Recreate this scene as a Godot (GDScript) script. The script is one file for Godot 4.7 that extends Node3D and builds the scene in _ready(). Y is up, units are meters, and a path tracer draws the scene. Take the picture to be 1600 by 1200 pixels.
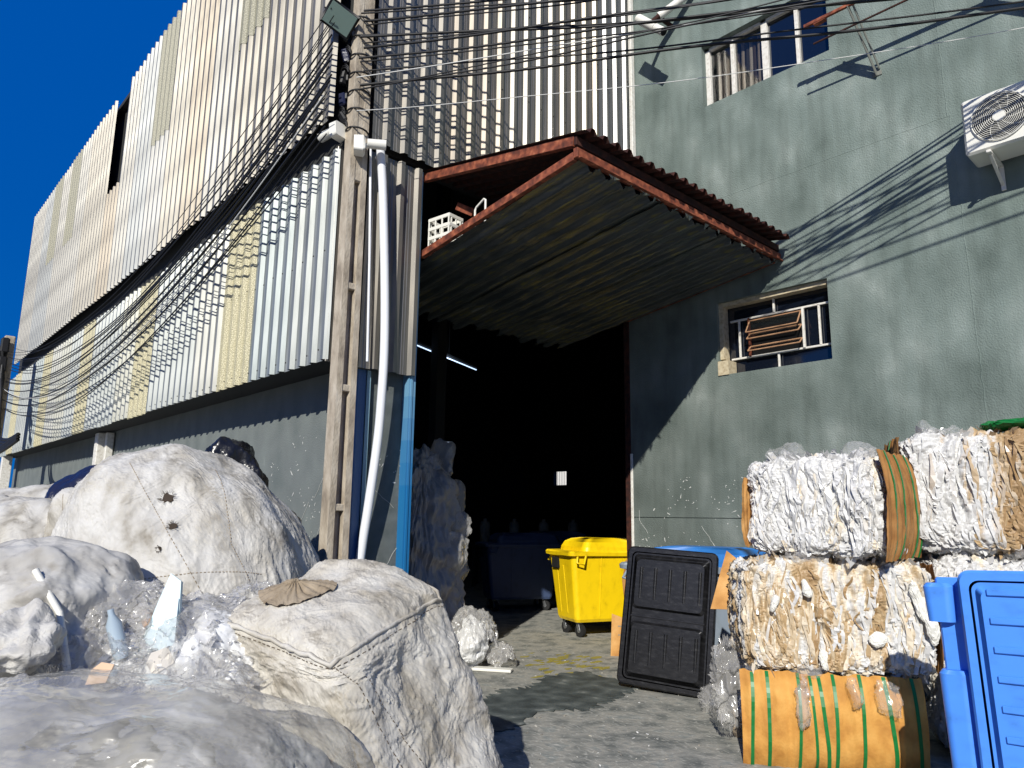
extends Node3D
# A recycling yard: corrugated warehouse, stucco building, canopy over a doorway, bales, bags and bins.

var M := {}
var used := {}
var rng := RandomNumberGenerator.new()

# ---------------------------------------------------------------- mesh builder
class MB:
	var v := PackedVector3Array()
	var n := PackedVector3Array()
	var c := PackedColorArray()
	var u := PackedVector2Array()
	var idx := PackedInt32Array()
	var col := Color(1, 1, 1)

	func vert(p: Vector3, nn: Vector3, uv := Vector2.ZERO) -> int:
		v.append(p); n.append(nn); c.append(col); u.append(uv)
		return v.size() - 1

	func tri(a: Vector3, b: Vector3, d: Vector3) -> void:
		var nn := (d - a).cross(b - a).normalized()
		var i := vert(a, nn); vert(b, nn); vert(d, nn)
		idx.append_array(PackedInt32Array([i, i + 1, i + 2]))

	# a triangle turned so that its normal points away from the point inside
	func tri_out(a: Vector3, b: Vector3, d: Vector3, inside: Vector3) -> void:
		var nn := (d - a).cross(b - a)
		if nn.dot((a + b + d) / 3.0 - inside) < 0.0: tri(a, d, b)
		else: tri(a, b, d)

	func quad_out(a: Vector3, b: Vector3, d: Vector3, e: Vector3, inside: Vector3) -> void:
		tri_out(a, b, d, inside); tri_out(a, d, e, inside)

	func quad(a: Vector3, b: Vector3, d: Vector3, e: Vector3) -> void:
		tri(a, b, d); tri(a, d, e)

	# chamfered box
	func box(xf: Transform3D, size: Vector3, ch := 0.004) -> void:
		var h := size * 0.5
		ch = minf(ch, minf(h.x, minf(h.y, h.z)) * 0.45)
		var o := xf.origin
		var P := func(sx: int, sy: int, sz: int, ax: int) -> Vector3:
			var q := Vector3(sx * (h.x - ch), sy * (h.y - ch), sz * (h.z - ch))
			if ax == 0: q.x = sx * h.x
			elif ax == 1: q.y = sy * h.y
			else: q.z = sz * h.z
			return xf * q
		for s in [-1, 1]:
			quad_out(P.call(s, -1, -1, 0), P.call(s, 1, -1, 0), P.call(s, 1, 1, 0), P.call(s, -1, 1, 0), o)
			quad_out(P.call(-1, s, -1, 1), P.call(1, s, -1, 1), P.call(1, s, 1, 1), P.call(-1, s, 1, 1), o)
			quad_out(P.call(-1, -1, s, 2), P.call(1, -1, s, 2), P.call(1, 1, s, 2), P.call(-1, 1, s, 2), o)
			for t in [-1, 1]:
				quad_out(P.call(s, t, -1, 0), P.call(s, t, 1, 0), P.call(s, t, 1, 1), P.call(s, t, -1, 1), o)
				quad_out(P.call(s, -1, t, 0), P.call(s, 1, t, 0), P.call(s, 1, t, 2), P.call(s, -1, t, 2), o)
				quad_out(P.call(-1, s, t, 1), P.call(1, s, t, 1), P.call(1, s, t, 2), P.call(-1, s, t, 2), o)
				for w in [-1, 1]:
					tri_out(P.call(s, t, w, 0), P.call(s, t, w, 1), P.call(s, t, w, 2), o)

	func boxat(p: Vector3, size: Vector3, ch := 0.004) -> void:
		box(Transform3D(Basis(), p), size, ch)

	# a bar from a to b, w wide and t thick (t along the up hint)
	func bar(a: Vector3, b: Vector3, w: float, t: float, up := Vector3.UP, ch := 0.003) -> void:
		var d := (b - a).normalized()
		var s := d.cross(up).normalized()
		var uu := s.cross(d).normalized()
		box(Transform3D(Basis(d, uu, s), (a + b) * 0.5), Vector3(a.distance_to(b), t, w), ch)

	# smooth tube along points
	func tube(pts: PackedVector3Array, r: float, sides := 7, rad := PackedFloat32Array(), caps := true) -> void:
		var m := pts.size()
		var prev := Vector3.ZERO
		var first := v.size()
		for i in m:
			var d := (pts[mini(i + 1, m - 1)] - pts[maxi(i - 1, 0)]).normalized()
			var a: Vector3
			if i == 0:
				a = d.cross(Vector3.UP if absf(d.y) < 0.9 else Vector3.RIGHT).normalized()
			else:
				a = (prev - d * prev.dot(d)).normalized()
			prev = a
			var b := d.cross(a)
			var rr := rad[i] if rad.size() == m else r
			for k in sides + 1:
				var t := TAU * k / sides
				var nn := a * cos(t) + b * sin(t)
				vert(pts[i] + nn * rr, nn, Vector2(float(k) / sides, float(i) / m))
		for i in m - 1:
			for k in sides:
				var p := first + i * (sides + 1) + k
				var q := p + sides + 1
				idx.append_array(PackedInt32Array([p, q, p + 1, p + 1, q, q + 1]))
		if caps:
			for e in [0, m - 1]:
				var d2 := (pts[1] - pts[0]) if e == 0 else (pts[m - 1] - pts[m - 2])
				var nn2 := -d2.normalized() if e == 0 else d2.normalized()
				var ci := vert(pts[e], nn2)
				var base := v.size()
				for k in sides:
					vert(v[first + e * (sides + 1) + k], nn2)
				for k in sides:
					var k2 := (k + 1) % sides
					if e == 0: idx.append_array(PackedInt32Array([ci, base + k, base + k2]))
					else: idx.append_array(PackedInt32Array([ci, base + k2, base + k]))

	func cyl(a: Vector3, b: Vector3, r: float, sides := 16, r2 := -1.0) -> void:
		var rad := PackedFloat32Array([r, r if r2 < 0.0 else r2])
		tube(PackedVector3Array([a, b]), r, sides, rad)

	# outline (2D, in the xy plane of xf) with thickness t along z of xf
	func prism(pts: PackedVector2Array, t: float, xf: Transform3D) -> void:
		var tr := Geometry2D.triangulate_polygon(pts)
		var h := t * 0.5
		var nz := xf.basis.z.normalized()
		for k in range(0, tr.size(), 3):
			var a := pts[tr[k]]; var b := pts[tr[k + 1]]; var d := pts[tr[k + 2]]
			for s in [-1.0, 1.0]:
				var A: Vector3 = xf * Vector3(a.x, a.y, s * h)
				var B: Vector3 = xf * Vector3(b.x, b.y, s * h)
				var D: Vector3 = xf * Vector3(d.x, d.y, s * h)
				if (D - A).cross(B - A).dot(nz * s) < 0.0: tri(A, D, B)
				else: tri(A, B, D)
		var area := 0.0
		for k in pts.size():
			var p := pts[k]; var q := pts[(k + 1) % pts.size()]
			area += p.x * q.y - q.x * p.y
		for k in pts.size():
			var p := pts[k]; var q := pts[(k + 1) % pts.size()]
			var A: Vector3 = xf * Vector3(p.x, p.y, -h)
			var B: Vector3 = xf * Vector3(q.x, q.y, -h)
			var Cc: Vector3 = xf * Vector3(q.x, q.y, h)
			var D: Vector3 = xf * Vector3(p.x, p.y, h)
			if area > 0.0: quad(A, D, Cc, B)
			else: quad(A, B, Cc, D)

	# an open profile (2D points) swept along vector d; both faces are drawn
	func sweep(prof: PackedVector3Array, d: Vector3, segs := 1) -> void:
		for k in prof.size() - 1:
			var a := prof[k]; var b := prof[k + 1]
			var nn := (b - a).cross(d).normalized()
			var i0 := v.size()
			for s in segs + 1:
				var t := float(s) / segs
				vert(a + d * t, nn, Vector2(float(k), t)); vert(b + d * t, nn, Vector2(float(k + 1), t))
			for s in segs:
				var i := i0 + s * 2
				idx.append_array(PackedInt32Array([i, i + 2, i + 1, i + 1, i + 2, i + 3]))

	func commit() -> ArrayMesh:
		var arr := []
		arr.resize(Mesh.ARRAY_MAX)
		arr[Mesh.ARRAY_VERTEX] = v; arr[Mesh.ARRAY_NORMAL] = n; arr[Mesh.ARRAY_COLOR] = c
		arr[Mesh.ARRAY_TEX_UV] = u; arr[Mesh.ARRAY_INDEX] = idx
		var m := ArrayMesh.new()
		m.add_surface_from_arrays(Mesh.PRIMITIVE_TRIANGLES, arr)
		return m

# ---------------------------------------------------------------- naming
func numbered(called: String) -> String:
	if not used.has(called):
		used[called] = 0
		return called
	used[called] += 1
	return "%s_%03d" % [called, used[called]]

func put(called: String, mesh: Mesh, mat: Material, parent: Node = null) -> MeshInstance3D:
	var o := MeshInstance3D.new()
	o.mesh = mesh
	o.material_override = mat
	if parent == null:
		o.name = numbered(called)
		add_child(o, true)
	else:
		var nm := called
		var k := 0
		while parent.has_node(NodePath(nm)):
			k += 1
			nm = "%s_%03d" % [called, k]
		o.name = nm
		parent.add_child(o, true)
	return o

func tag(o: Node, label: String, category: String, group := "") -> Node:
	o.set_meta("label", label)
	o.set_meta("category", category)
	if group != "": o.set_meta("group", group)
	return o

func thing(called: String, label: String, category: String, at := Vector3.ZERO, yaw := 0.0, group := "") -> Node3D:
	var o := Node3D.new()
	o.name = numbered(called)
	add_child(o, true)
	o.position = at
	o.rotation_degrees.y = yaw
	tag(o, label, category, group)
	return o

func structure(o: Node) -> Node:
	o.set_meta("kind", "structure")
	return o

# ---------------------------------------------------------------- textures and materials
func noise(sd: int, freq: float, kind := FastNoiseLite.TYPE_SIMPLEX_SMOOTH, fractal := FastNoiseLite.FRACTAL_FBM, oct := 4, warp := 0.0) -> FastNoiseLite:
	var f := FastNoiseLite.new()
	f.seed = sd
	f.frequency = freq
	f.noise_type = kind
	f.fractal_type = fractal
	f.fractal_octaves = oct
	if warp > 0.0:
		f.domain_warp_enabled = true
		f.domain_warp_amplitude = warp
		f.domain_warp_frequency = freq * 0.8
	return f

func ntex(f: FastNoiseLite, size: int, stops: Array = [], h := -1) -> NoiseTexture2D:
	var t := NoiseTexture2D.new()
	t.width = size
	t.height = size if h < 0 else h
	t.seamless = true
	t.seamless_blend_skirt = 0.15
	t.noise = f
	t.normalize = true
	if stops.size() > 0:
		var g := Gradient.new()
		var off := PackedFloat32Array()
		var cols := PackedColorArray()
		for s in stops:
			off.append(s[0]); cols.append(s[1])
		g.offsets = off
		g.colors = cols
		t.color_ramp = g
	return t

func mat(color: Color, rough := 0.8, metal := 0.0) -> StandardMaterial3D:
	var m := StandardMaterial3D.new()
	m.albedo_color = color
	m.roughness = rough
	m.metallic = metal
	m.cull_mode = BaseMaterial3D.CULL_DISABLED
	return m

func tri_mat(tex: Texture2D, scale: Vector3, rough := 0.85, bump: Texture2D = null, bump_cm := 0.2, metal := 0.0, world := true, tint := Color.WHITE) -> StandardMaterial3D:
	var m := mat(tint, rough, metal)
	m.albedo_texture = tex
	m.uv1_triplanar = true
	m.uv1_world_triplanar = world
	m.uv1_scale = scale
	m.uv1_triplanar_sharpness = 6.0
	if bump != null:
		m.heightmap_enabled = true
		m.heightmap_texture = bump
		m.heightmap_scale = bump_cm
	return m

func C8(r: float, g: float, b: float) -> Color:
	return Color(r / 255.0, g / 255.0, b / 255.0)

func make_materials() -> void:
	var S := FastNoiseLite.TYPE_SIMPLEX_SMOOTH
	var FB := FastNoiseLite.FRACTAL_FBM
	var RI := FastNoiseLite.FRACTAL_RIDGED
	# stucco
	var st := ntex(noise(11, 0.004, S, FB, 6), 1024, [[0.0, C8(92, 105, 99)], [0.35, C8(111, 124, 118)], [0.6, C8(121, 134, 128)], [0.8, C8(132, 144, 138)], [1.0, C8(152, 163, 157)]])
	var stb := ntex(noise(12, 0.19, S, FB, 2, 3.0), 1024)
	M.stucco = tri_mat(st, Vector3(0.3, 0.24, 0.3), 0.9, stb, 0.5)
	M.stucco.vertex_color_use_as_albedo = true
	M.stucco.detail_enabled = true
	M.stucco.detail_blend_mode = BaseMaterial3D.BLEND_MODE_MUL
	M.stucco.detail_albedo = ntex(noise(14, 0.014, S, FB, 5, 10.0), 512, [[0.0, C8(226, 226, 225)], [0.45, C8(247, 247, 246)], [0.7, C8(255, 255, 255)], [1.0, C8(255, 255, 255)]])
	M.stucco.detail_uv_layer = BaseMaterial3D.DETAIL_UV_2
	M.stucco.uv2_triplanar = true
	M.stucco.uv2_world_triplanar = true
	M.stucco.uv2_scale = Vector3(0.9, 0.11, 0.9)
	var lw := ntex(noise(13, 0.006, S, FB, 5), 1024, [[0.0, C8(96, 104, 102)], [0.5, C8(108, 114, 112)], [0.85, C8(114, 121, 118)], [1.0, C8(130, 136, 131)]])
	M.base_wall = tri_mat(lw, Vector3(0.35, 0.25, 0.35), 0.88, stb, 0.35)
	M.rough_wall = tri_mat(lw, Vector3(0.9, 0.9, 0.9), 0.9, stb, 1.0)
	# metal cladding
	var gv := ntex(noise(21, 0.012, S, FB, 5), 512, [[0.0, C8(128, 131, 134)], [0.5, C8(146, 148, 150)], [1.0, C8(164, 164, 163)]])
	var tints := [Color(1, 1, 1), Color(1.0, 0.985, 0.96), Color(0.94, 0.965, 1.0), Color(0.97, 0.98, 1.0), Color(1.0, 0.96, 0.91)]
	var sheets := []
	for k in tints.size():
		var m := tri_mat(gv, Vector3(1.6, 0.18, 1.6), 0.42, null, 0.0, 0.72, true, [Color(0.95, 0.93, 0.89), Color(0.95, 0.91, 0.85), Color(0.9, 0.89, 0.88), Color(0.92, 0.9, 0.88), Color(0.96, 0.9, 0.82)][k])
		sheets.append(m)
	M.sheets = sheets
	var gv2 := ntex(noise(24, 0.012, S, FB, 5), 512, [[0.0, C8(96, 94, 89)], [0.3, C8(123, 121, 116)], [0.6, C8(137, 135, 129)], [1.0, C8(156, 153, 147)]])
	M.upper_sheets = []
	for k in tints.size():
		M.upper_sheets.append(tri_mat(gv2, Vector3(1.6, 0.18, 1.6), 0.5, null, 0.0, 0.5, true, tints[k]))
	var fg := ntex(noise(22, 0.11, S, FB, 3), 512, [[0.0, C8(96, 90, 66)], [0.35, C8(150, 143, 112)], [0.55, C8(196, 188, 152)], [0.75, C8(222, 216, 186)], [1.0, C8(238, 234, 214)]])
	M.fibre = tri_mat(fg, Vector3(1.3, 1.3, 1.3), 0.55)
	M.fibre.backlight_enabled = true
	M.fibre.backlight = Color(0.12, 0.11, 0.08)
	var fg2 := ntex(noise(23, 0.11, S, FB, 3), 512, [[0.0, C8(70, 68, 54)], [0.4, C8(124, 121, 102)], [0.6, C8(166, 162, 138)], [0.8, C8(196, 192, 168)], [1.0, C8(222, 218, 198)]])
	M.fibre_grey = tri_mat(fg2, Vector3(1.3, 1.3, 1.3), 0.55)
	var gv3 := ntex(noise(25, 0.012, S, FB, 5), 512, [[0.0, C8(120, 120, 115)], [0.3, C8(146, 146, 140)], [0.6, C8(158, 158, 151)], [1.0, C8(176, 175, 168)]])
	M.lower_sheets = []
	for k in tints.size():
		M.lower_sheets.append(tri_mat(gv3, Vector3(1.6, 0.18, 1.6), 0.47, null, 0.0, 0.5, true, [Color(1, 1, 1), Color(1, 1, 0.98), Color(0.93, 0.97, 1.0), Color(0.96, 0.98, 1.0), Color(1, 0.99, 0.96)][k]))
	# rust
	var ru := ntex(noise(31, 0.02, S, FB, 6), 512, [[0.0, C8(66, 34, 24)], [0.4, C8(112, 56, 37)], [0.65, C8(142, 76, 50)], [0.85, C8(164, 96, 66)], [1.0, C8(196, 142, 108)]])
	var rub := ntex(noise(32, 0.06, S, FB, 4), 512)
	M.rust = tri_mat(ru, Vector3(0.9, 0.9, 0.9), 0.8, rub, 0.15)
	M.dark_rust = tri_mat(ru, Vector3(0.9, 0.9, 0.9), 0.85, rub, 0.1, 0.0, true, Color(0.45, 0.4, 0.38))
	# black painted canopy lining
	var cl := ntex(noise(33, 0.008, S, FB, 6, 20.0), 1024, [[0.0, C8(50, 55, 54)], [0.5, C8(62, 67, 66)], [0.66, C8(72, 76, 75)], [0.74, C8(112, 104, 52)], [0.79, C8(80, 81, 76)], [0.9, C8(116, 118, 114)], [1.0, C8(92, 93, 90)]])
	var clb := ntex(noise(34, 0.03, S, RI, 4, 15.0), 1024)
	M.lining = tri_mat(cl, Vector3(0.16, 0.8, 0.8), 0.3, clb, 0.3)
	# concrete
	var co := ntex(noise(41, 0.01, S, FB, 6), 512, [[0.0, C8(132, 121, 106)], [0.35, C8(166, 154, 136)], [0.7, C8(184, 173, 155)], [1.0, C8(200, 190, 174)]])
	var cob := ntex(noise(42, 0.08, S, FB, 4), 512)
	M.pole = tri_mat(co, Vector3(1.0, 0.5, 1.0), 0.9, cob, 0.3)
	var gr := ntex(noise(43, 0.006, S, FB, 7, 25.0), 2048, [[0.0, C8(84, 88, 85)], [0.3, C8(120, 121, 115)], [0.5, C8(142, 141, 133)], [0.68, C8(154, 151, 141)], [0.85, C8(132, 135, 130)], [1.0, C8(178, 175, 165)]])
	var grb := ntex(noise(44, 0.02, S, FB, 6), 2048)
	M.ground = tri_mat(gr, Vector3(0.24, 0.24, 0.24), 0.92, grb, 0.7)
	M.ground.detail_enabled = true
	M.ground.detail_blend_mode = BaseMaterial3D.BLEND_MODE_MIX
	M.ground.detail_albedo = ntex(noise(45, 0.016, S, RI, 5, 30.0), 1024, [[0.0, Color(0.2, 0.2, 0.19, 0.5)], [0.2, Color(0.3, 0.3, 0.28, 0.0)], [0.72, Color(0.7, 0.7, 0.66, 0.0)], [0.86, Color(0.74, 0.73, 0.69, 0.55)], [1.0, Color(0.82, 0.81, 0.77, 0.85)]])
	M.ground.detail_uv_layer = BaseMaterial3D.DETAIL_UV_2
	M.ground.uv2_triplanar = true
	M.ground.uv2_world_triplanar = true
	M.ground.uv2_scale = Vector3(0.3, 0.3, 0.75)
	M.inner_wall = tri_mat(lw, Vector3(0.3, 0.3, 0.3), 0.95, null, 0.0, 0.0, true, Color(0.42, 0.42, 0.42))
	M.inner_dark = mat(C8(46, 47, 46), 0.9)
	# bags
	var bg := ntex(noise(51, 0.005, S, FB, 5, 20.0), 1024, [[0.0, C8(132, 125, 113)], [0.25, C8(172, 168, 159)], [0.5, C8(190, 187, 180)], [0.8, C8(199, 197, 191)], [1.0, C8(206, 204, 199)]])
	var bgb := wrinkle_texture(768, 52, 13, 3, 34)
	M.bag = tri_mat(bg, Vector3(0.9, 0.7, 0.9), 0.68, bgb, 1.5, 0.0, false)
	var bg2 := ntex(noise(53, 0.005, S, FB, 5, 20.0), 1024, [[0.0, C8(140, 132, 118)], [0.28, C8(178, 172, 160)], [0.5, C8(192, 187, 176)], [0.8, C8(202, 198, 188)], [1.0, C8(210, 207, 198)]])
	M.bag_tan = tri_mat(bg2, Vector3(0.9, 0.7, 0.9), 0.72, bgb, 1.5, 0.0, false)
	M.bag_grey = tri_mat(bg, Vector3(0.6, 0.6, 0.6), 0.66, bgb, 1.2, 0.0, false, Color(0.97, 0.97, 0.97))
	M.mouth = tri_mat(bg2, Vector3(1.5, 1.5, 1.5), 0.85, bgb, 1.0, 0.0, false, Color(0.8, 0.74, 0.66))
	# dirt in broad stains over the sacks
	var dirt := ntex(noise(54, 0.009, S, FB, 6, 25.0), 512, [[0.0, C8(150, 144, 132)], [0.2, C8(218, 214, 205)], [0.36, C8(245, 243, 239)], [0.5, C8(255, 255, 255)], [1.0, C8(255, 255, 255)]])
	for b in [M.bag, M.bag_tan]:
		b.detail_enabled = true
		b.detail_blend_mode = BaseMaterial3D.BLEND_MODE_MUL
		b.detail_albedo = dirt
		b.detail_uv_layer = BaseMaterial3D.DETAIL_UV_2
		b.uv2_triplanar = true
		b.uv2_scale = Vector3(0.55, 0.4, 0.55)
	M.seam = mat(C8(150, 134, 112), 0.9)
	M.thread = mat(C8(92, 80, 66), 0.9)
	# film
	var fb := ntex(noise(61, 0.02, FastNoiseLite.TYPE_CELLULAR, FB, 3, 20.0), 512)
	M.film_bump = fb
	M.film = mat(Color(0.85, 0.84, 0.82, 0.3), 0.12)
	M.film.transparency = BaseMaterial3D.TRANSPARENCY_ALPHA
	M.film_clear = mat(Color(0.88, 0.87, 0.85, 0.16), 0.09)
	M.film_clear.transparency = BaseMaterial3D.TRANSPARENCY_ALPHA
	var cloudy := ntex(noise(62, 0.006, S, FB, 5, 30.0), 512, [[0.0, C8(108, 105, 96)], [0.35, C8(142, 139, 129)], [0.65, C8(172, 169, 160)], [1.0, C8(208, 206, 199)]])
	var wr := ntex(noise(63, 0.012, S, RI, 4, 30.0), 1024)
	M.cloudy = tri_mat(cloudy, Vector3(0.7, 0.7, 0.7), 0.3, bgb, 0.25, 0.0, false)
	M.cloudy.clearcoat_enabled = true
	M.cloudy.clearcoat = 0.25
	M.cloudy.clearcoat_roughness = 0.15
	M.rust_pale = tri_mat(ru, Vector3(0.9, 0.9, 0.9), 0.85, rub, 0.1, 0.0, true, Color(1.0, 1.0, 1.0))
	M.rust_pale.albedo_texture = co
	M.rust_pale.albedo_color = Color(0.95, 0.78, 0.66)
	M.strut = mat(C8(120, 122, 114), 0.8)
	M.shell = mat(Color(0.88, 0.87, 0.84, 0.2), 0.1)
	M.shell.transparency = BaseMaterial3D.TRANSPARENCY_ALPHA
	M.black_bag = mat(C8(22, 22, 26), 0.28)
	M.blue_bag = mat(C8(30, 34, 58), 0.3)
	for b in [M.black_bag, M.blue_bag]:
		b.heightmap_enabled = true
		b.heightmap_texture = wr
		b.heightmap_scale = 0.2
		b.uv1_triplanar = true
		b.uv1_scale = Vector3(1.2, 1.2, 1.2)
	M.strand = mat(Color(1, 1, 1), 0.4)
	M.strand.vertex_color_use_as_albedo = true
	M.strand.heightmap_enabled = true
	M.strand.heightmap_texture = wr
	M.strand.heightmap_scale = 0.3
	M.strand.uv1_triplanar = true
	M.strand.uv1_scale = Vector3(5.0, 1.0, 5.0)
	M.flake = mat(Color(1, 1, 1), 0.3)
	M.flake.vertex_color_use_as_albedo = true
	M.white_film = mat(C8(222, 222, 220), 0.3)
	M.white_film.heightmap_enabled = true
	M.white_film.heightmap_texture = wr
	M.white_film.heightmap_scale = 0.2
	M.white_film.uv1_triplanar = true
	M.white_film.uv1_scale = Vector3(2.5, 2.5, 2.5)
	# cardboard
	var cb := ntex(noise(71, 0.008, S, FB, 6), 512, [[0.0, C8(164, 114, 58)], [0.5, C8(196, 146, 84)], [1.0, C8(214, 168, 108)]])
	M.card = tri_mat(cb, Vector3(1, 1, 1), 0.85, cob, 0.12, 0.0, false)
	M.card_dull = tri_mat(cb, Vector3(1, 1, 1), 0.85, cob, 0.12, 0.0, false, Color(0.82, 0.78, 0.74))
	M.card_orange = tri_mat(cb, Vector3(1, 1, 1), 0.8, cob, 0.15, 0.0, false, Color(1.0, 0.97, 0.8))
	M.strap = mat(C8(20, 112, 52), 0.35)
	# plastics and paints
	# scuffed plastics: one grey scuff texture, tinted
	var scuff := ntex(noise(85, 0.012, S, FB, 6, 20.0), 512, [[0.0, C8(206, 203, 197)], [0.22, C8(238, 237, 234)], [0.5, C8(248, 248, 247)], [0.8, C8(250, 250, 250)], [1.0, C8(255, 255, 255)]])
	M.yellow = tri_mat(scuff, Vector3(1.1, 0.7, 1.1), 0.42, null, 0.0, 0.0, false, C8(246, 208, 14))
	M.blue = tri_mat(scuff, Vector3(0.9, 1.6, 0.9), 0.45, null, 0.0, 0.0, false, C8(76, 144, 240))
	M.blue_dim = tri_mat(scuff, Vector3(1.1, 0.7, 1.1), 0.5, null, 0.0, 0.0, false, C8(62, 78, 112))
	M.blue_lid = tri_mat(scuff, Vector3(1.1, 1.1, 1.1), 0.42, null, 0.0, 0.0, false, C8(50, 120, 196))
	M.grey_bin = tri_mat(scuff, Vector3(1.1, 0.7, 1.1), 0.5, null, 0.0, 0.0, false, C8(134, 146, 160))
	M.black_plastic = mat(C8(30, 30, 32), 0.42)
	M.scuffed = tri_mat(ntex(noise(81, 0.02, S, FB, 5), 512, [[0.0, C8(22, 22, 24)], [0.6, C8(32, 32, 34)], [0.85, C8(44, 44, 46)], [1.0, C8(84, 84, 84)]]), Vector3(0.8, 2.5, 0.8), 0.32, cob, 0.05, 0.0, false)
	M.rubber = mat(C8(26, 26, 27), 0.8)
	M.steel = mat(C8(176, 178, 180), 0.35, 0.9)
	M.hole = mat(C8(8, 8, 8), 0.95)
	M.torn_edge = mat(C8(58, 48, 38), 0.95)
	M.screw = mat(C8(60, 56, 50), 0.6)
	M.white = mat(C8(226, 224, 214), 0.45)
	M.white_paint = tri_mat(ntex(noise(82, 0.03, S, FB, 5), 512, [[0.0, C8(186, 180, 166)], [0.4, C8(216, 212, 202)], [1.0, C8(232, 230, 222)]]), Vector3(1, 1, 1), 0.55)
	M.cream = tri_mat(ntex(noise(83, 0.03, S, FB, 5), 512, [[0.0, C8(150, 132, 104)], [0.4, C8(188, 174, 144)], [1.0, C8(208, 196, 168)]]), Vector3(1, 1, 1), 0.65)
	M.pvc = mat(C8(228, 230, 232), 0.35)
	M.steel_blue = mat(Color(1, 1, 1), 0.45)
	M.steel_blue.vertex_color_use_as_albedo = true
	M.cable = mat(C8(20, 20, 21), 0.55)
	M.cable_white = mat(C8(205, 205, 200), 0.6)
	M.glass_dark = mat(C8(16, 22, 34), 0.06)
	M.glass_dark.metallic_specular = 0.8
	M.glass = mat(Color(0.1, 0.12, 0.13, 0.2), 0.05)
	M.glass.transparency = BaseMaterial3D.TRANSPARENCY_ALPHA
	M.lens = mat(C8(112, 132, 124), 0.18)
	M.curtain = mat(Color(1, 1, 1), 0.85)
	M.curtain.vertex_color_use_as_albedo = true
	M.chip = mat(C8(206, 206, 200), 0.85)
	M.stain = mat(C8(150, 138, 58), 0.85)
	M.torn = tri_mat(ntex(noise(84, 0.01, S, FB, 6), 512, [[0.0, C8(46, 52, 52)], [0.4, C8(66, 73, 72)], [0.75, C8(90, 96, 93)], [1.0, C8(150, 150, 143)]]), Vector3(0.7, 0.7, 0.7), 0.75, cob, 0.3)
	M.foam = mat(C8(150, 96, 62), 0.9)
	M.lamp = mat(C8(230, 236, 255), 0.4)
	M.lamp.emission_enabled = true
	M.lamp.emission = Color(0.75, 0.85, 1.0)
	M.lamp.emission_energy_multiplier = 2.0

# ---------------------------------------------------------------- closed lumpy meshes
# f maps a point on the surface of the cube [-1,1]^3 to a position; colf (optional) maps (cube point, position) to a colour
func lump(n: int, f: Callable, colf = null) -> ArrayMesh:
	var v := PackedVector3Array()
	var cols := PackedColorArray()
	var idx := PackedInt32Array()
	var seen := {}
	var B := n + 1
	var ids := PackedInt32Array()
	ids.resize(B * B)
	var axes := [[Vector3.RIGHT, Vector3.UP, Vector3.BACK], [Vector3.LEFT, Vector3.UP, Vector3.FORWARD], [Vector3.BACK, Vector3.UP, Vector3.LEFT], [Vector3.FORWARD, Vector3.UP, Vector3.RIGHT], [Vector3.RIGHT, Vector3.FORWARD, Vector3.UP], [Vector3.RIGHT, Vector3.BACK, Vector3.DOWN]]
	for ax in axes:
		var ea: Vector3 = ax[0]
		var eb: Vector3 = ax[1]
		var ec: Vector3 = ax[2]
		for j in B:
			for i in B:
				var p := ea * (2.0 * i / n - 1.0) + eb * (2.0 * j / n - 1.0) + ec
				var at := -1
				var edge := i == 0 or j == 0 or i == n or j == n
				var key := 0
				if edge:
					key = int(round((p.x + 1.0) * n)) * 4000000 + int(round((p.y + 1.0) * n)) * 2000 + int(round((p.z + 1.0) * n))
					at = seen.get(key, -1)
				if at < 0:
					at = v.size()
					var q: Vector3 = f.call(p)
					v.append(q)
					if colf != null: cols.append(colf.call(p, q))
					if edge: seen[key] = at
				ids[j * B + i] = at
		for j in n:
			for i in n:
				var a := ids[j * B + i]
				var b := ids[j * B + i + 1]
				var c := ids[(j + 1) * B + i + 1]
				var d := ids[(j + 1) * B + i]
				if (i + j) % 2 == 0: idx.append_array(PackedInt32Array([a, c, b, a, d, c]))
				else: idx.append_array(PackedInt32Array([a, d, b, b, d, c]))
	return indexed(v, idx, cols)

func indexed(v: PackedVector3Array, idx: PackedInt32Array, cols: PackedColorArray) -> ArrayMesh:
	var nn := PackedVector3Array()
	nn.resize(v.size())
	for k in range(0, idx.size(), 3):
		var a := idx[k]; var b := idx[k + 1]; var c := idx[k + 2]
		var m := (v[c] - v[a]).cross(v[b] - v[a])
		nn[a] += m; nn[b] += m; nn[c] += m
	for k in nn.size(): nn[k] = nn[k].normalized()
	var arr := []
	arr.resize(Mesh.ARRAY_MAX)
	arr[Mesh.ARRAY_VERTEX] = v
	arr[Mesh.ARRAY_NORMAL] = nn
	if cols.size() == v.size(): arr[Mesh.ARRAY_COLOR] = cols
	arr[Mesh.ARRAY_INDEX] = idx
	var mm := ArrayMesh.new()
	mm.add_surface_from_arrays(Mesh.PRIMITIVE_TRIANGLES, arr)
	return mm

# point on a superellipsoid and its outward direction
func superpoint(p: Vector3, r: Vector3, e: float) -> Array:
	var d := p.normalized()
	var k := pow(pow(absf(d.x), e) + pow(absf(d.y), e) + pow(absf(d.z), e), -1.0 / e)
	var q := d * k
	var g := Vector3(signf(q.x) * pow(absf(q.x), e - 1.0) / r.x, signf(q.y) * pow(absf(q.y), e - 1.0) / r.y, signf(q.z) * pow(absf(q.z), e - 1.0) / r.z).normalized()
	return [q * r, g]

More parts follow.
